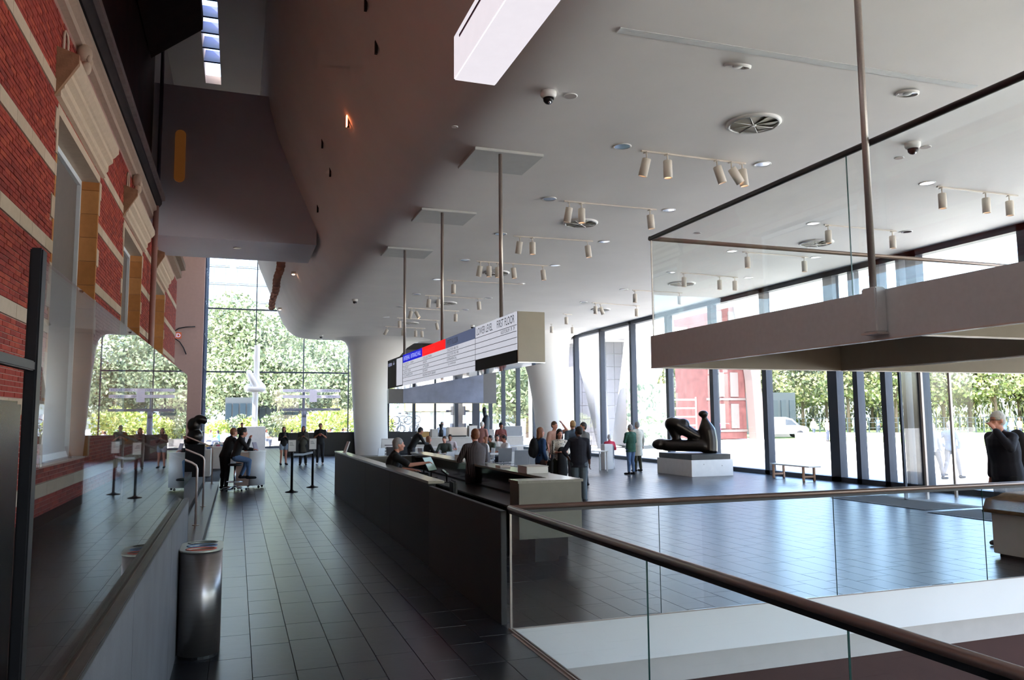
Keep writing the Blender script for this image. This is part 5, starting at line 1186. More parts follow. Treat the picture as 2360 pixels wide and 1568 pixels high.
a, d = person(at(1289, 18.3), FC-.1, 1.68, 0, 'dark', 1, m_dot, 'half', (58, 62, 46), 'wide', (30, 26, 26), arms=('fold', 'fold'), fem=True, label='dark-haired woman in a speckled cream blouse and olive trousers with folded arms', hero=True)
bg_ = obj('black_jacket', MB().cap((0, .19, 1.16), (0, .22, .62), .10, .13, 12, sq=(1.1, .5), up=(0, 1, 0)), cm((16, 15, 17)), label='black jacket draped over the arms of the woman in the speckled blouse', cat='jacket'); bg_.location = a.location; bg_.rotation_euler = a.rotation_euler
hb = empty('shoulder_bag', world_pt(a, V3((.25, .0, .62)), 1), a.rotation_euler.z, label='black shoulder bag hanging beside the woman in the speckled blouse', cat='bag'); obj('bag_body', MB().bbox(-.05, -.16, 0, .05, .16, .30, .03), cm((18, 17, 19)), hb); obj('bag_strap', MB().tube([(0, -.14, .28), (-.06, -.05, .78), (-.06, .05, .78), (0, .14, .28)], .010, 6), cm((18, 17, 19)), hb)
a, d = person(at(1333, 17.05), -.5, 1.76, 2, 'dark', -1, (26, 27, 40), 'half', (84, 94, 102), 'wide', (24, 24, 26), arms=('hip', 'down'), head=(0, .9), bulk=1.12, coat=.05, label='man in a loose navy T-shirt and grey side-striped track trousers, nearest of the group', hero=True)
obj('side_stripe', MB().tube([(.15, .02, .88), (.145, .05, .5), (.13, .02, .12)], .012, 5), m_white_lac, a)
a, d = person(at(1277, 21.6), FC+.4, 1.86, 0, 'brown', -1, (196, 150, 134), 'short', (60, 60, 70), 'trousers', arms=('up', 'down'), label='man behind the speckled blouse raising an arm to his head')
a, d = person(at(1320, 21.3), .1, 1.88, 0, 'blond', -1, (84, 100, 118), 'short', (50, 50, 60), 'trousers', arms=('down', 'down'), label='blond short-haired man seen from behind in a grey-blue vest')
a, d = person(at(1344, 20.9), .5, 1.82, 1, 'dark', 0, (82, 76, 70), 'short', (50, 50, 56), 'trousers', arms=('down', 'fold'), head=(0, 1.1), label='dark-haired young man in a grey T-shirt at the back of the group')
# couple by the window
a, d = person(at(1452, 24.3), .25, 1.70, 0, 'grey', 0, (34, 78, 62), 'long', (84, 110, 148), 'trousers', (20, 20, 24), arms=('fold', 'fold'), coat=.06, bulk=1.12, label='grey-haired person in a dark green jacket and jeans seen from behind', hero=True)
a, d = person(at(1468, 25.6), .1, 1.78, 0, 'grey', 0, (206, 202, 188), 'long', (66, 62, 44), 'trousers', (24, 22, 24), arms=('fold', 'down'), coat=.30, label='grey-haired person in a long cream coat beside the green jacket', hero=True)
# man at the entrance, right edge
a, d = person((11.08, 8.85, 0), PI/2-.12, 2.03, 0, 'white', -1, (26, 26, 38), 'long', (22, 22, 28), 'trousers', arms=('drink', 'down'), lean=.14, head=(-.15, 0), bulk=1.3, label='white-haired man in a dark jacket raising a hand to his face at the right edge', hero=True)
backpack(a, d, (26, 20, 22), 'large dark backpack worn by the white-haired man at the right edge', 1.25)
obj('spectacles', MB().tube([d['Hd']((-.074, .0, .012)), d['Hd']((-.055, .085, .012)), d['Hd']((0, .106, .012)), d['Hd']((.055, .085, .012)), d['Hd']((.074, .0, .012))], .004, 6), m_blackmetal, a)
# cafe
CAFE = [
 (948, 27.5, -PI/2+.3, 1.76, 1, 'dark', 0, (18, 18, 20), 'long', 'stand', ('table', 'table'), .55, 'waiter in black leaning over a cafe table'),
 (982, 28.6, -PI/2+.2, 1.72, 0, 'auburn', 2, (24, 22, 24), 'long', 'sit', ('table', 'table'), .15, 'long-haired woman in black seated at a cafe table'),
 (1027, 28.2, 2.6, 1.74, 0, 'brown', -1, (70, 82, 78), 'long', 'sit', ('table', 'table'), .2, 'man in a grey-green jacket seated at the cafe'),
 (1038, 30.6, PI-.4, 1.72, 1, 'dark', 0, (208, 196, 204), 'short', 'sit', ('table', 'table'), .1, 'person in a pale shirt seated behind the grey-green jacket'),
 (1110, 30.5, -.9, 1.82, 0, 'white', -1, (168, 118, 112), 'short', 'stand', ('fold', 'fold'), .05, 'older man in a dusty red shirt standing at the cafe'),
 (1153, 31.5, PI+.1, 1.76, 1, 'dark', 0, (112, 52, 46), 'short', 'stand', ('phone', 'phone'), .1, 'man in a cap and brick-red T-shirt standing at the cafe'),
 (1122, 27.4, PI/2, 1.66, 0, 'auburn', 2, (226, 214, 204), 'short', 'sit', ('table', 'table'), .1, 'girl in a cream top seated at the long table, left of the row'),
 (1134, 28.4, PI/2+.5, 1.7, 1, 'dark', 0, (86, 96, 84), 'short', 'sit', ('table', 'chin'), .15, 'dark-haired boy in a grey-green T-shirt seated at the long table'),
 (1146, 29.3, PI-.3, 1.7, 0, 'dark', 1, (222, 216, 210), 'short', 'sit', ('table', 'table'), .1, 'dark-haired woman in white seated at the far side of the long table'),
 (1172, 27.6, PI/2+.1, 1.76, 1, 'dark', -1, (230, 226, 226), 'short', 'sit', ('table', 'table'), .25, 'man in a white T-shirt seated at the right of the long table'),
 (1018, 37.5, PI, 1.80, 0, 'grey', -1, (196, 206, 224), 'long', 'stand', ('down', 'table'), .1, 'person in a pale blue shirt behind the service counter'),
]
for px, Y, f, H_, sk_, hr, hl, tp, sl_, ps, ar, ln, lb_ in CAFE:
    a, d = person(at(px, Y), f, H_, sk_, hr, hl, tp, sl_, (52, 54, 64), 'trousers', pose=ps, arms=ar, lean=ln, head=(-.2, 0), label=lb_, group='cafe guests and staff', fem=hl > 0)
    if 'cap' in lb_: obj('cap', MB().ell(d['Hd']((0, -.01, .075)), .09, .105, .075, 14, 8).ell(d['Hd']((0, .10, .065)), .07, .06, .012), cm((34, 36, 44)), a)
# seated woman in red by the window, with striped scarf over the chair
a, d = person(at(1404, 27.4), -.35, 1.66, 0, 'white', 0, (206, 60, 84), 'long', (60, 60, 66), 'trousers', pose='sit', arms=('table', 'table'), lean=.1, fem=True, label='white-haired woman in a bright pink-red jacket seated by the window')
# people outside
OUT = [
 (1876, 1012, FC, 1.76, 0, 'dark', 0, (226, 224, 220), 'short', 'walk', ('down', 'down'), .15, 'person in a white top walking in front of the van'),
 (1908, 1018, FC+.3, 1.74, 0, 'blond', 0, (226, 190, 170), 'short', 'stand', ('down', 'down'), 0, 'person in a peach top standing beside the round dark column outside'),
 (2196, 1104, -PI/2+.25, 1.80, 0, 'white', 0, (88, 112, 140), 'long', 'walk', ('hip', 'pocket'), .34, 'walker in a white cap and blue striped jacket outside the doors'),
 (2156, 1106, -PI/2+.2, 1.76, 0, 'white', 0, (150, 156, 168), 'long', 'walk', ('down', 'down'), .3, 'grey-haired walker in grey behind the thick door post outside'),
 (1971, 1004, FC, 1.76, 0, 'white', -1, (222, 220, 224), 'short', 'stand', ('down', 'down'), 0, 'person in a white shirt outside, between the first two door posts'),
 (1994, 1004, PI/2, 1.7, 0, 'grey', 0, (214, 210, 206), 'long', 'stand', ('down', 'down'), 0, 'person in a pale coat outside, right beside a door post'),
 (2025, 1000, FC, 1.74, 1, 'dark', 0, (96, 112, 150), 'short', 'stand', ('down', 'pocket'), 0, 'person in a blue top outside in the middle door pane'),
 (1658, 1018, PI/2, 1.74, 0, 'dark', 0, (236, 70, 120), 'short', 'stand', ('fold', 'fold'), .1, 'person in a bright pink top outside beside the brick tower'),
 (2334, 1022, FC, 1.72, 0, 'grey', 0, (150, 180, 216), 'short', 'stand', ('fold', 'fold'), 0, 'person in a light blue top outside behind the white-haired man'),
 (2318, 1016, FC, 1.7, 0, 'blond', 0, (70, 90, 140), 'short', 'stand', ('fold', 'down'), 0, 'person in a darker blue top outside, left of the light blue one'),
 (2352, 1012, FC, 1.7, 1, 'brown', 0, (206, 190, 170), 'short', 'stand', ('down', 'down'), 0, 'person in a sand coloured top outside at the right edge'),
 (1232, 1010, 2.0, 1.74, 0, 'blond', 0, (236, 226, 226), 'short', 'walk', ('down', 'down'), .2, 'passer-by in white outside left of the second column'),
 (889, 1012, 1.5, 1.76, 1, 'dark', 0, (110, 130, 168), 'short', 'stand', ('down', 'down'), 0, 'person in a blue shirt outside right of the tapered column, left one'),
 (899, 1012, 1.4, 1.78, 0, 'dark', 0, (96, 118, 160), 'short', 'walk', ('down', 'down'), .2, 'person in a blue shirt outside right of the tapered column, right one'),
 (1066, 1006, 3.0, 1.74, 0, 'white', -1, (230, 226, 226), 'short', 'stand', ('down', 'down'), 0, 'person in white outside right of the dark totem'),
 (1015, 1006, 3.0, 1.72, 1, 'dark', 0, (204, 120, 100), 'short', 'stand', ('down', 'down'), 0, 'person in a coral top outside left of the dark totem'),
]
for px, py, f, H_, sk_, hr, hl, tp, sl_, ps, ar, stp, lb_ in OUT:
    p = on_z(px, py, -.06)
    if p.y < YEND+1 and px < 1300: p = at(px, 62+random.random()*4, -.06)
    a, d = person((p.x, p.y, -.06), f, H_, sk_, hr, hl, tp, sl_, (60, 66, 84), 'trousers', pose=ps, arms=ar, stride=stp, head=(-.1, 0), label=lb_, group='passers-by outside')
TER = [(472, 60.5, 'first', (200, 190, 196)), (488, 61.5, 'second', (160, 180, 196)), (505, 60.2, 'third', (110, 160, 186)), (519, 61.8, 'fourth', (226, 220, 216)), (535, 60.4, 'fifth', (96, 110, 130)), (612, 61, 'sixth', (214, 208, 204)),
       (672, 60.2, 'seventh', (190, 186, 184)), (716, 61.0, 'eighth', (228, 226, 228)), (752, 60.4, 'ninth', (60, 62, 70)), (764, 61.5, 'tenth', (214, 180, 168)), (789, 60.4, 'eleventh', (76, 84, 108)), (797, 61.8, 'twelfth', (206, 210, 220))]
for i, (px, Y, nth, tp) in enumerate(TER):
    p = at(px, Y, -.06); f = random.uniform(0, 6.2)
    a, d = person(p, f, random.uniform(1.64, 1.8), i % 2, ('grey', 'brown', 'dark', 'blond')[i % 4], (0, -1, 1)[i % 3], tp, 'short', (70, 76, 92), 'trousers', pose='sit', arms=('table', 'table'), lean=.1, label='terrace guest seated outside the end window, %s from the left' % nth, group='terrace guests outside')
    st_ = empty('terrace_stool', p, f, label='terrace seat under the %s guest from the left' % nth, cat='stool', group='terrace seats outside')
    obj('seat', MB().bbox(-.2, -.2, .40, .2, .2, .455, .01), m_white_lac, st_)
    for sx in (-.17, .17):
        for sy_ in (-.17, .17): obj('leg', MB().box(sx-.015, sy_-.015, 0, sx+.015, sy_+.015, .40), m_white_lac, st_)
# ================================================================= HALL FURNITURE
def smooth_path(P, n=8):
    P = [V3(p) for p in P]; out = []
    for i in range(len(P)-1):
        a, b, c, d = P[max(i-1, 0)], P[i], P[i+1], P[min(i+2, len(P)-1)]
        for k in range(n):
            t = k/n; out.append(.5*((2*b)+(c-a)*t+(2*a-5*b+4*c-d)*t*t+(3*b-a-3*c+d)*t**3))
    out.append(P[-1]); return out
# knotted column
kc = empty('knotted_column', (1.1, 54, 0), label='tall white column tied in a knot rising from a white box plinth', cat='sculpture')
path = smooth_path([(0, 0, 1.5), (0, 0, 3.0), (0, .1, 3.6), (-.12, .36, 4.25), (-.36, .14, 4.92), (-.42, -.14, 5.02), (-.22, -.40, 4.6), (.04, -.34, 4.08), (.34, -.12, 3.94), (.44, .16, 4.02), (.22, .44, 4.14), (-.14, .48, 4.18), (-.44, .26, 4.14), (-.54, -.08, 4.04), (-.36, -.42, 3.94), (0, -.56, 3.92), (.32, -.48, 3.98), (.46, -.2, 4.06), (.34, .02, 4.24), (.12, .08, 4.5), (.04, .06, 4.9), (.04, .02, 5.5), (.04, 0, 6.1), (.04, 0, 6.85)], 7)
obj('knotted_shaft', MB().tube(path, .185, 14), m_white, kc)
obj('box_plinth', MB().bbox(-.68, -.6, 0, .66, .7, 1.52, .01), m_white_lac, kc)
# kiosk: curved white desk on castors
ki = empty('information_kiosk', (.46, 24.35, 0), label='curved white reception kiosk on castors beside the dark steps', cat='kiosk')
arc = [(.36*math.cos(a), .42*math.sin(a)) for a in [PI*k/20*1.25-PI*.62 for k in range(21)]]
ar2 = [(x*.93, y*.93) for x, y in arc]
poly = arc+ar2[::-1]; mb = MB().prism(poly, 'z', .10, 1.05); mb.s = [False, False]+[True]*(len(mb.s)-2); obj('curved_shell', mb, m_white_lac, ki, fixn=True)
obj('side_panel', MB().bbox(-.46, -.40, .10, -.10, -.36, 1.05, .004), mat('kiosk_beige', (190, 162, 146), .6), ki)
mb = MB().prism([(.38*math.cos(a), .44*math.sin(a)) for a in [PI*k/20*1.25-PI*.62 for k in range(21)]]+[(-.48, .30), (-.48, -.42)], 'z', 1.05, 1.08); obj('desk_top', mb, m_white_lac, ki, fixn=True)
for x, y in ((.18, -.22), (.28, .1), (-.1, .3), (-.38, -.3)): obj('castor', MB().lathe([(.001, -.02), (.035, -.02), (.035, .02), (.001, .02)], (x, y, .045), 10, axis=Matrix.Rotation(PI/2, 4, 'X')).box(x-.02, y-.02, .05, x+.02, y+.02, .10), m_blackmetal, ki)
lp = empty('laptop', (.56, 24.25, 1.08), -.4, label='open laptop seen edge-on on the kiosk', cat='laptop'); mb = MB().bbox(-.01, -.14, 0, .01, .14, .26, .003); R = Matrix.Rotation(-.3, 3, 'Y'); mb.v = [tuple(R @ Vector(v)) for v in mb.v]; obj('laptop_lid', mb, mat('lilac_grey', (120, 110, 130), .4), lp); obj('laptop_base', MB().bbox(-.22, -.14, 0, .0, .14, .012, .003), m_blackmetal, lp)
for x, y, h, c, lb_ in ((.26, 24.1, .14, (190, 92, 48), 'orange paper cup on the kiosk, taller one'), (.34, 24.4, .10, (170, 84, 46), 'orange tub on the kiosk beside the laptop')): obj('cup', MB().lathe([(.04, 0), (.05, h)], (x, y, 1.08), 14), mat('orange_%d' % c[0], c, .5), label=lb_, cat='cup')
s_ = empty('high_stool', (-.02, 23.55, 0), .3, label='chrome swivel stool with a foot ring under the seated person at the kiosk', cat='stool')
obj('cushion', MB().lathe([(.001, .70), (.17, .70), (.19, .73), (.17, .765), (.001, .77)], n=18, cap=False), m_blackmetal, s_)
obj('gas_column', MB().tube([(0, 0, .12), (0, 0, .70)], .028, 10), m_chrome, s_)
obj('foot_ring', MB().tube([(.22*math.cos(2*PI*i/20), .22*math.sin(2*PI*i/20), .26) for i in range(21)], .012, 6, cap=False).tube([(0, 0, .26), (.22, 0, .26)], .01, 6).tube([(0, 0, .26), (-.22, 0, .26)], .01, 6), m_chrome, s_)
for k in range(5):
    a = 2*PI*k/5; f = obj('star_leg', MB().tube([(0, 0, .13), (.33*math.cos(a), .33*math.sin(a), .075)], .018, 6), m_chrome, s_); obj('castor', MB().ell((.33*math.cos(a), .33*math.sin(a), .032), .03, .02, .032, 8, 6), m_blackmetal, f)
# belt barriers with sign boards
for (x, y), lb_ in (((1.46, 22.49), 'nearer black barrier post with a white notice board'), ((2.13, 23.79), 'farther black barrier post with a white notice board')):
    b = empty('barrier_post', (x, y, 0), label=lb_, cat='barrier post', group='barrier posts in the corridor')
    obj('foot', MB().lathe([(.17, 0), (.17, .018), (.07, .04), (.04, .07)], n=22), m_blackmetal, b); obj('pole', MB().lathe([(.034, .05), (.034, 1.02), (.04, 1.03), (.04, 1.10)], n=14), m_blackmetal, b)
    n_ = obj('notice_board', MB().bbox(-.12, -.035, 1.10, .10, -.012, 1.43, .004), mat('frame_grey', (90, 90, 92), .5) if 'frame_grey' not in MATS else MATS['frame_grey'], b); obj('notice_sheet', MB().box(-.108, -.039, 1.112, .088, -.0351, 1.418), m_white_lac, n_)
    for k in range(3): obj('printed_line', MB().box(-.08, -.041, 1.34-k*.035, .0+.02*k, -.0395, 1.35-k*.035), MATS['sign_line'], n_)
obj('barrier_belt', MB().add([(1.47, 22.53, .99), (1.80, 23.14, .96), (2.12, 23.75, .99), (2.12, 23.75, 1.05), (1.80, 23.14, 1.02), (1.47, 22.53, 1.05), (1.475, 22.528, .99), (1.805, 23.138, .96), (2.125, 23.748, .99), (2.125, 23.748, 1.05), (1.805, 23.138, 1.02), (1.475, 22.528, 1.05)],
    [(0, 1, 4, 5), (1, 2, 3, 4), (6, 11, 10, 7), (7, 10, 9, 8)]), mat('belt_grey', (120, 122, 126), .6), label='grey retractable belt between the two barrier posts', cat='belt')
# sculpture plinth and an abstract bronze
pt = empty('sculpture_plinth', (14.95, 23.65, 0), label='low white plinth with a dark slab by the window', cat='plinth')
obj('white_base', MB().bbox(-.82, -1.12, 0, .78, 1.12, .54, .006), m_white_lac, pt); obj('dark_slab', MB().bbox(-.78, -1.06, .54, .74, 1.06, .72, .01), mat('bronze_slab', (58, 56, 54), .4, .3, var=.2), pt)
for p_ in ((-.35, -1.123, .40), (.35, -1.123, .34)): obj('label_dot', MB().ell(p_, .02, .004, .02, 8, 5), m_wallgrey, pt)
m_brz = mat('dark_bronze', (44, 38, 34), .28, .75, var=.25, vs_=3)
bz = empty('bronze_sculpture', (14.95, 23.65, .72), label='large dark abstract bronze of rounded linked forms on the white plinth', cat='sculpture')
mb = MB(); mb.tube(smooth_path([(.42, -.25, .02), (.46, -.2, .45), (.42, -.15, .85), (.40, -.12, 1.08), (.38, -.1, 1.34)]), [(.30 if i < 14 else lerp(.30, .09, min(1, (i-14)/14))) for i in range(33)], 14)
mb.ell((.34, -.12, 1.34), .19, .16, .13, 12, 8).cap((-.85, .45, .27), (.25, -.2, .24), .26, .26, 14, sq=(1, .8)).ell((-.98, .55, .30), .34, .24, .2).ell((.42, -.2, .18), .34, .3, .2)
mb.cap((-.52, .30, .98), (.16, .0, .55), .30, .22, 14, sq=(1, .85)).cap((-.66, .36, 1.0), (-.45, .30, .42), .24, .13).ell((-.58, .36, 1.0), .32, .26, .24).ell((-.30, .2, 1.0), .26, .24, .20)
ob = obj('bronze_form', mb, m_brz, bz); md = ob.modifiers.new('r', 'REMESH'); md.mode = 'VOXEL'; md.voxel_size = .03; md.use_smooth_shade = True; sm = ob.modifiers.new('s', 'SMOOTH'); sm.iterations = 8
# dark bust at the left on a pedestal
bs = empty('dark_bronze_bust', (-1.30, 28.0, 1.2), label='dark polished bronze bust-like form at the top of the left steps', cat='sculpture')
mb = MB().ell((0, 0, .25), .26, .3, .27).ell((-.04, 0, .62), .22, .26, .26).ell((.14, -.08, .82), .20, .2, .15).ell((.28, -.1, .78), .10, .12, .14).ell((-.1, .05, .10), .24, .26, .12)
ob = obj('bust_form', mb, m_brz, bs); md = ob.modifiers.new('r', 'REMESH'); md.mode = 'VOXEL'; md.voxel_size = .03; md.use_smooth_shade = True; sm = ob.modifiers.new('s', 'SMOOTH'); sm.iterations = 6
obj('pedestal', MB().bbox(-1.6, 27.65, 0, -.98, 28.35, 1.2, .01), m_desk, label='dark pedestal carrying the bronze bust', cat='pedestal')
# shop tables behind the steps at left
for i, (x0, x1, y, h, lb_) in enumerate(((-1.75, -.85, 30.5, .95, 'nearest white display block behind the stair handrails'), (-1.2, -.35, 35, .9, 'second white display block behind the stair handrails'), (-1.0, .0, 41, .85, 'farthest white display table with colourful books'))):
    b = empty('display_block', ((x0+x1)/2, y, 0), label=lb_, cat='display', group='shop display blocks'); w2 = (x1-x0)/2
    obj('block_body', MB().bbox(-w2, -.6, 0, w2, .6, h-.03, .008), m_offwhite, b); obj('block_top', MB().bbox(-w2-.01, -.61, h-.03, w2+.01, .61, h, .004), m_white_lac, b)
    for k in range(6):
        c = ((196, 74, 58), (222, 190, 90), (70, 100, 150), (210, 206, 200), (160, 60, 90), (70, 72, 76))[(k+i) % 6]
        z = h; bx = (x0+x1)/2-w2*.8+k*w2*.32
        bk_ = empty('book', (bx, y-.3+.12*(k % 3), z), random.uniform(-.2, .2), label='%s book lying on the %s display, %s from left' % (('red', 'yellow', 'blue', 'white', 'plum', 'dark')[(k+i) % 6], ('nearest white', 'second white', 'farthest white')[i], ('first', 'second', 'third', 'fourth', 'fifth', 'sixth')[k]), cat='book', group='books on the shop displays')
        obj('cover', MB().bbox(-.06, -.10, 0, .06, .10, .05+.02*(k % 2), .003), MATS.get('book_%d' % c[0]) or mat('book_%d' % c[0], c, .5), bk_); obj('pages', MB().box(-.058, -.098, .006, .062, .098, .044), m_white_lac, bk_)
# cafe furniture
m_cw = mat('chair_white', (222, 222, 224), .45); m_cg = mat('chair_grey', (128, 130, 138), .5)
def cafe_chair(loc, rz, shell, label, high=False):
    c = empty('cafe_chair', loc, rz, label=label, cat='chair', group='cafe chairs'); sh = .62 if high else .45; bh = .36 if high else .34
    obj('seat', MB().bbox(-.21, -.21, sh-.02, .21, .21, sh+.015, .01), shell, c)
    obj('backrest', MB().prism([(-.215, sh+.06), (-.20, sh+.05), (-.235, sh+bh+.1), (-.25, sh+bh+.1)], 'x', -.21, .21), shell, c, fixn=True)
    for sx in (-.19, .19):
        for sy_ in (-.20, .19): obj('leg', MB().tube([(sx, sy_, sh-.02), (sx*1.08, sy_*1.08, 0)], .012, 6), m_cw, c)
        obj('back_post', MB().tube([(sx, -.20, sh-.01), (sx, -.235, sh+bh+.05)], .010, 6), m_cw, c)
    if high: obj('foot_bar', MB().tube([(-.19, .2, .25), (.19, .2, .25)], .009, 6), m_cw, c)
    return c
def table(loc, w_, l_, h, label, legs=True, rz=0):
    t = empty('cafe_table', loc, rz, label=label, cat='table', group='cafe tables')
    obj('tabletop', MB().bbox(-w_/2, -l_/2, h-.03, w_/2, l_/2, h, .005), m_white_lac, t)
    for sx in (-1, 1):
        for sy_ in (-1, 1): obj('leg', MB().box(sx*(w_/2-.05)-.02, sy_*(l_/2-.05)-.02, 0, sx*(w_/2-.05)+.02, sy_*(l_/2-.05)+.02, h-.03), m_white_lac, t)
    return t
q1, q2 = at(1100, 25.3).x, at(1240, 25.3).x
table(((q1+q2)/2, 25.9, 0), q2-q1, .9, .76, 'long white cafe table in front of the seated row')
q1, q2 = at(960, 26.6).x, at(1060, 26.6).x
table(((q1+q2)/2, 26.9, 0), q2-q1, .9, .74, 'white cafe table under the waiter in black')
table((at(1366, 26.4).x, 26.4, 0), .9, .7, .74, 'small white table beside the woman in pink-red')
table((at(1010, 33).x, 33.4, 0), 2.2, .8, .74, 'white table farther back behind the waiter'); table((at(1200, 33).x, 33.4, 0), 2.4, .8, .74, 'white table farther back left of the second column')
CH_ = [(1195, 20.9, 0, m_cg, 'high grey-backed cafe chair, left of the two beside the woman in blue', True), (1226, 21.2, .05, m_cg, 'high grey-backed cafe chair, right of the two, half behind her backpack', True), (1158, 22.6, 0, m_cg, 'grey-backed cafe chair right of the striped shirt man', True),
 (868, 29.5, .8, m_cw, 'white cafe chair alone beside the tapered column', False), (908, 30.5, -.6, m_cg, 'grey chair by the white menu board', False), (991, 24.3, .1, m_cg, 'grey-backed chair at the near side of the waiter table, left', False), (1010, 24.1, -.15, m_cg, 'grey-backed chair at the near side of the waiter table, right', False),
 (1033, 25.2, .3, m_cw, 'white cafe chair at the near side below the grey-green jacket', False), (1056, 25.0, .1, m_cw, 'white cafe chair left of the striped shirt man', False), (1400, 27.4, -.35, m_cg, 'grey striped chair under the woman in pink-red', False),
 (1110, 24.2, 0, m_cg, 'grey-backed chair half hidden by the striped shirt man', False), (1180, 24.3, .1, m_cw, 'white chair tucked at the long table, right of the striped shirt man', False), (1212, 24.5, -.1, m_cw, 'white chair tucked at the long table, left of the backpack', False), (1228, 29.0, .4, m_cw, 'white chair behind the woman in blue near the column', False)]
for px, Y, rz, mm, lb_, hi in CH_:
    cafe_chair(at(px, Y), rz, mm, lb_, hi)
for px, Y, f in ((982, 28.6, -PI/2+.2), (1027, 28.2, 2.6), (1038, 30.6, PI-.4), (1122, 27.4, PI/2), (1134, 28.4, PI/2+.5), (1146, 29.3, PI-.3), (1172, 27.6, PI/2+.1)):
    cafe_chair(at(px, Y), f, m_cw, 'white cafe chair under the guest seated %.0f metres off, at %s' % (Y, {982: 'the black-clad woman', 1027: 'the grey-green jacket', 1038: 'the pale shirt', 1122: 'the girl in cream', 1134: 'the boy in grey-green', 1146: 'the woman in white', 1172: 'the man in white'}[px]))
for o_ in list(bpy.data.objects):
    if o_.get('category') == 'chair' and 'metres off' in o_.get('label', ''): o_['label'] = 'white cafe chair under '+o_['label'].split(', at ')[1]
# laptop, menu board, tableware
lt = empty('laptop', (at(1357, 26.3).x, 26.3, .74), .2, label='open laptop on the small white table near the window', cat='laptop'); obj('laptop_base', MB().bbox(-.16, -.11, 0, .16, .11, .015, .004), m_steel, lt); obj('laptop_lid', MB().bbox(-.16, .10, .015, .16, .115, .22, .004), m_blackmetal, lt)
for i, (px, Y) in enumerate(((1105, 26.0), (1150, 25.9), (1190, 26.0), (1222, 25.8), (975, 27.0), (1015, 26.8), (1045, 27.0))):
    q = at(px, Y); obj('drinking_glass', MB().lathe([(.03, 0), (.038, .13), (.035, .13), (.028, .008)], (q.x, Y, .76 if px > 1090 else .74), 12, cap=False), m_glass, label='drinking glass on the %s, %s from the left' % ('long white table' if px > 1090 else 'waiter table', ('first', 'second', 'third', 'fourth')[i if i < 4 else i-4]), cat='glass', group='glasses on the cafe tables')
mbd = empty('menu_board', (at(897, 33).x, 33, 0), label='white folding menu board right of the tapered column', cat='sign board')
for s1_ in (-1, 1):
    mb = MB().bbox(-.32, -.015, 0, .32, .015, 1.15, .005); R = Matrix.Rotation(s1_*.2, 3, 'X'); mb.v = [tuple(R @ Vector(v)+Vector((0, s1_*.22, .02))) for v in mb.v]; obj('board', mb, m_white_lac, mbd)
for z in (.5, .62, .74, .86): obj('printed_line', MB().box(-.22, -.14-.2*(z-.9)*-1-.06, z, .18, -.135-.2*(z-.9)*-1-.06, z+.03), MATS['sign_line'], mbd)
# service counter with machines
q1, q2 = at(955, 36).x, at(1205, 36).x; sc2 = empty('service_counter', ((q1+q2)/2, 36.3, 0), label='long pale cafe service counter in front of the dark low wall', cat='counter'); w2 = (q2-q1)/2
obj('counter_front', MB().bbox(-w2, -.35, 0, w2, .35, 1.06, .01), m_offwhite, sc2); obj('counter_slab', MB().bbox(-w2-.02, -.38, 1.06, w2+.02, .38, 1.10, .006), m_white_lac, sc2)
cmn = empty('coffee_machine', (at(1052, 36.2).x, 36.2, 1.10), label='steel coffee machine with black grinders on the service counter', cat='coffee machine')
obj('machine_body', MB().bbox(-.45, -.25, 0, .45, .25, .45, .03), m_steel, cmn); obj('drip_tray', MB().bbox(-.4, -.34, .0, .4, -.25, .06, .01), m_blackmetal, cmn)
for x in (-.75, .72): obj('grinder', MB().lathe([(.10, 0), (.10, .3), (.05, .36), (.11, .55), (.11, .6)], (x, 0, 0), 14), m_blackmetal, cmn)
for i, (px, w_, h, c, lb_) in enumerate(((975, .5, .25, (190, 150, 90), 'wooden crate of bread on the service counter'), (1000, .3, .35, (206, 202, 198), 'white box on the service counter, left of the machine'), (1088, .4, .5, (232, 228, 224), 'tall white box on the service counter, right of the machine'), (1120, .7, .3, (186, 180, 176), 'grey tray rack on the service counter'), (1180, .9, .45, (150, 152, 156), 'grey cabinet at the right end of the service counter'))):
    q = at(px, 36.1); b = empty('counter_box', (q.x, 36.1, 1.10), label=lb_, cat='box'); obj('box_side', MB().bbox(-w_/2, -.2, 0, w_/2, .2, h, .01), mat('cbox_%d' % i, c, .6), b); obj('box_lid', MB().bbox(-w_/2-.01, -.21, h, w_/2+.01, .21, h+.02, .004), m_offwhite, b)
stt = empty('standing_statue', at(1119, 33.5), label='slim dark standing statue behind the older man in dusty red', cat='statue')
mb = MB().bbox(-.25, -.25, 0, .25, .25, .5, .01); obj('statue_base', mb, m_offwhite, stt)
mb = MB().tube(smooth_path([(0, 0, .5), (.02, 0, 1.0), (-.02, .02, 1.5), (.02, 0, 1.95), (-.02, 0, 2.1), (-.06, -.02, 2.3)]), [.13+.07*math.sin(i/36*PI*1.3) if i < 30 else .09 for i in range(41)], 14).ell((-.06, -.03, 2.33), .10, .12, .14); ob = obj('statue_form', mb, mat('slate_bronze', (52, 58, 66), .4, .4), stt); md = ob.modifiers.new('r', 'REMESH'); md.mode = 'VOXEL'; md.voxel_size = .025; md.use_smooth_shade = True
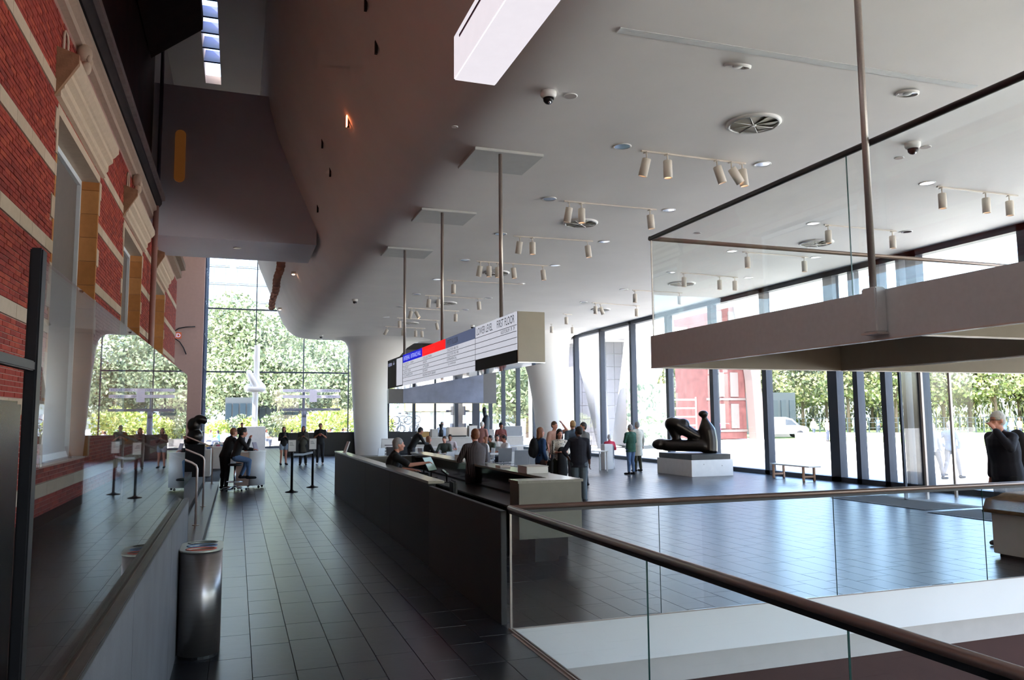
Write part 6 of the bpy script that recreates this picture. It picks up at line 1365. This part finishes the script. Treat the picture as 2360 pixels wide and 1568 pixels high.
# bench by the right facade
A_, B_, C_, D_ = on_z(1779, 1104), on_z(1811, 1099), on_z(1848, 1112), on_z(1881, 1107); cen = (A_+B_+C_+D_)/4
be = empty('bench', (cen.x, cen.y, 0), label='long bench with white seat and pale wooden legs by the right facade', cat='bench'); m_wd = mat('pale_oak', (186, 142, 112), .5, var=.1, vs_=20)
ax_ = ((C_+D_)/2-(A_+B_)/2).normalized(); L2 = ((C_+D_)/2-(A_+B_)/2).length/2; be.rotation_euler = (0, 0, math.atan2(ax_.y, ax_.x)); wd2 = .22
obj('seat_board', MB().bbox(-L2-.15, -wd2, .42, L2+.30, wd2, .46, .006), m_white_lac, be)
for x in (-L2, L2):
    for y in (-wd2+.03, wd2-.03): obj('leg', MB().bbox(x-.03, y-.03, 0, x+.03, y+.03, .42, .004), m_wd, be)
    obj('stretcher', MB().bbox(x-.02, -wd2+.05, .10, x+.02, wd2-.05, .16, .004), m_wd, be)
# white pedestals by the couple
for x, y, w_, h, lb_ in ((13.35, 27.2, .35, .95, 'narrow white pedestal left of the green jacket'), ):
    o_ = empty('pedestal', (x, y, 0), label=lb_, cat='pedestal'); obj('pedestal_body', MB().bbox(-w_/2, -w_/2, 0, w_/2, w_/2, h, .008), m_white_lac, o_)
# mats at the entrance
m_mat = mat('entrance_mat', (70, 68, 66), .95, var=.2, vs_=60, bump=.5, bs=200)
for i, (x0, y0, x1, y1, lb_) in enumerate(((13.55, 12.75, 15.15, 15.5, 'dark grey entrance mat, farther one, set in the floor'), (13.3, 10.6, 14.7, 12.45, 'dark grey entrance mat, nearer one, set in the floor'))):
    mt_ = empty('entrance_mat', ((x0+x1)/2, (y0+y1)/2, .004), label=lb_, cat='mat', group='entrance mats'); w2, l2 = (x1-x0)/2, (y1-y0)/2
    obj('pile', MB().box(-w2+.02, -l2+.02, 0, w2-.02, l2-.02, .008), m_mat, mt_); obj('border', MB().box(-w2, -l2, 0, w2, -l2+.02, .009).box(-w2, l2-.02, 0, w2, l2, .009).box(-w2, -l2+.02, 0, -w2+.02, l2-.02, .009).box(w2-.02, -l2+.02, 0, w2, l2-.02, .009), m_blackmetal, mt_)
# white counter at the right edge, brown cover made up for a reflection
wc = empty('ticket_counter', (10.95, 7.98, 0), label='white block counter at the right edge with a brown cover standing in for a reflection', cat='counter')
obj('counter_block', MB().bbox(-.86, -.55, .05, 1.2, .38, .80, .01), m_white_lac, wc); obj('shadow_plinth', MB().box(-.80, -.5, 0, 1.1, .33, .05), m_blackmetal, wc)
mb = MB(); n = 26; 
for i in range(n+1):
    for j in range(9):
        x = -.96+2.2*i/n; y = -.62+1.06*j/8; e = min(1, min(i, 3)/3); z = .80+.10*math.sqrt(max(0, 1-(2*(j/8)-1)**4))*e+.012*math.sin(i*1.7+j); 
        if i == 0: z = .62
        mb.v.append((x, y, z))
for i in range(n):
    for j in range(8): a_ = i*9+j; mb.f.append((a_, a_+9, a_+10, a_+1)); mb.s.append(True)
ob = obj('brown_reflection_cover', mb, mat('brown_reflection', (146, 112, 70), .9, var=.2, vs_=8, bump=.5, bs=50), wc); md = ob.modifiers.new('t', 'SOLIDIFY'); md.thickness = .012
obj('black_castor', MB().ell((-.80, -.50, .14), .03, .05, .05), m_blackmetal, wc)
# white wall signage posts outside the glass left of column, thin white floor track
obj('desk_papers', MB().bbox(4.33, 13.0, 1.126, 4.52, 13.28, 1.16, .004), m_offwhite, label='small stack of leaflets on the counter beside the striped shirt man', cat='leaflets')
# distant hedge behind the park trees
hg = leaves([(k*7.0, random.uniform(-1, 1), 2.2, 4.6, 1.6, 2.6+random.uniform(-.3, .8)) for k in range(22)], 16000, .34)
pa2 = along(1440, 128); pb2 = along(2420, 108); h_ = obj('hedge_foliage', hg, m_leafB, label='dense green hedge behind the park fence', cat='hedge', kind='stuff'); h_.location = pa2; dd = pb2-pa2; h_.rotation_euler = (0, 0, math.atan2(dd.y, dd.x)); h_.scale = (dd.length/150, 1, 1.3)
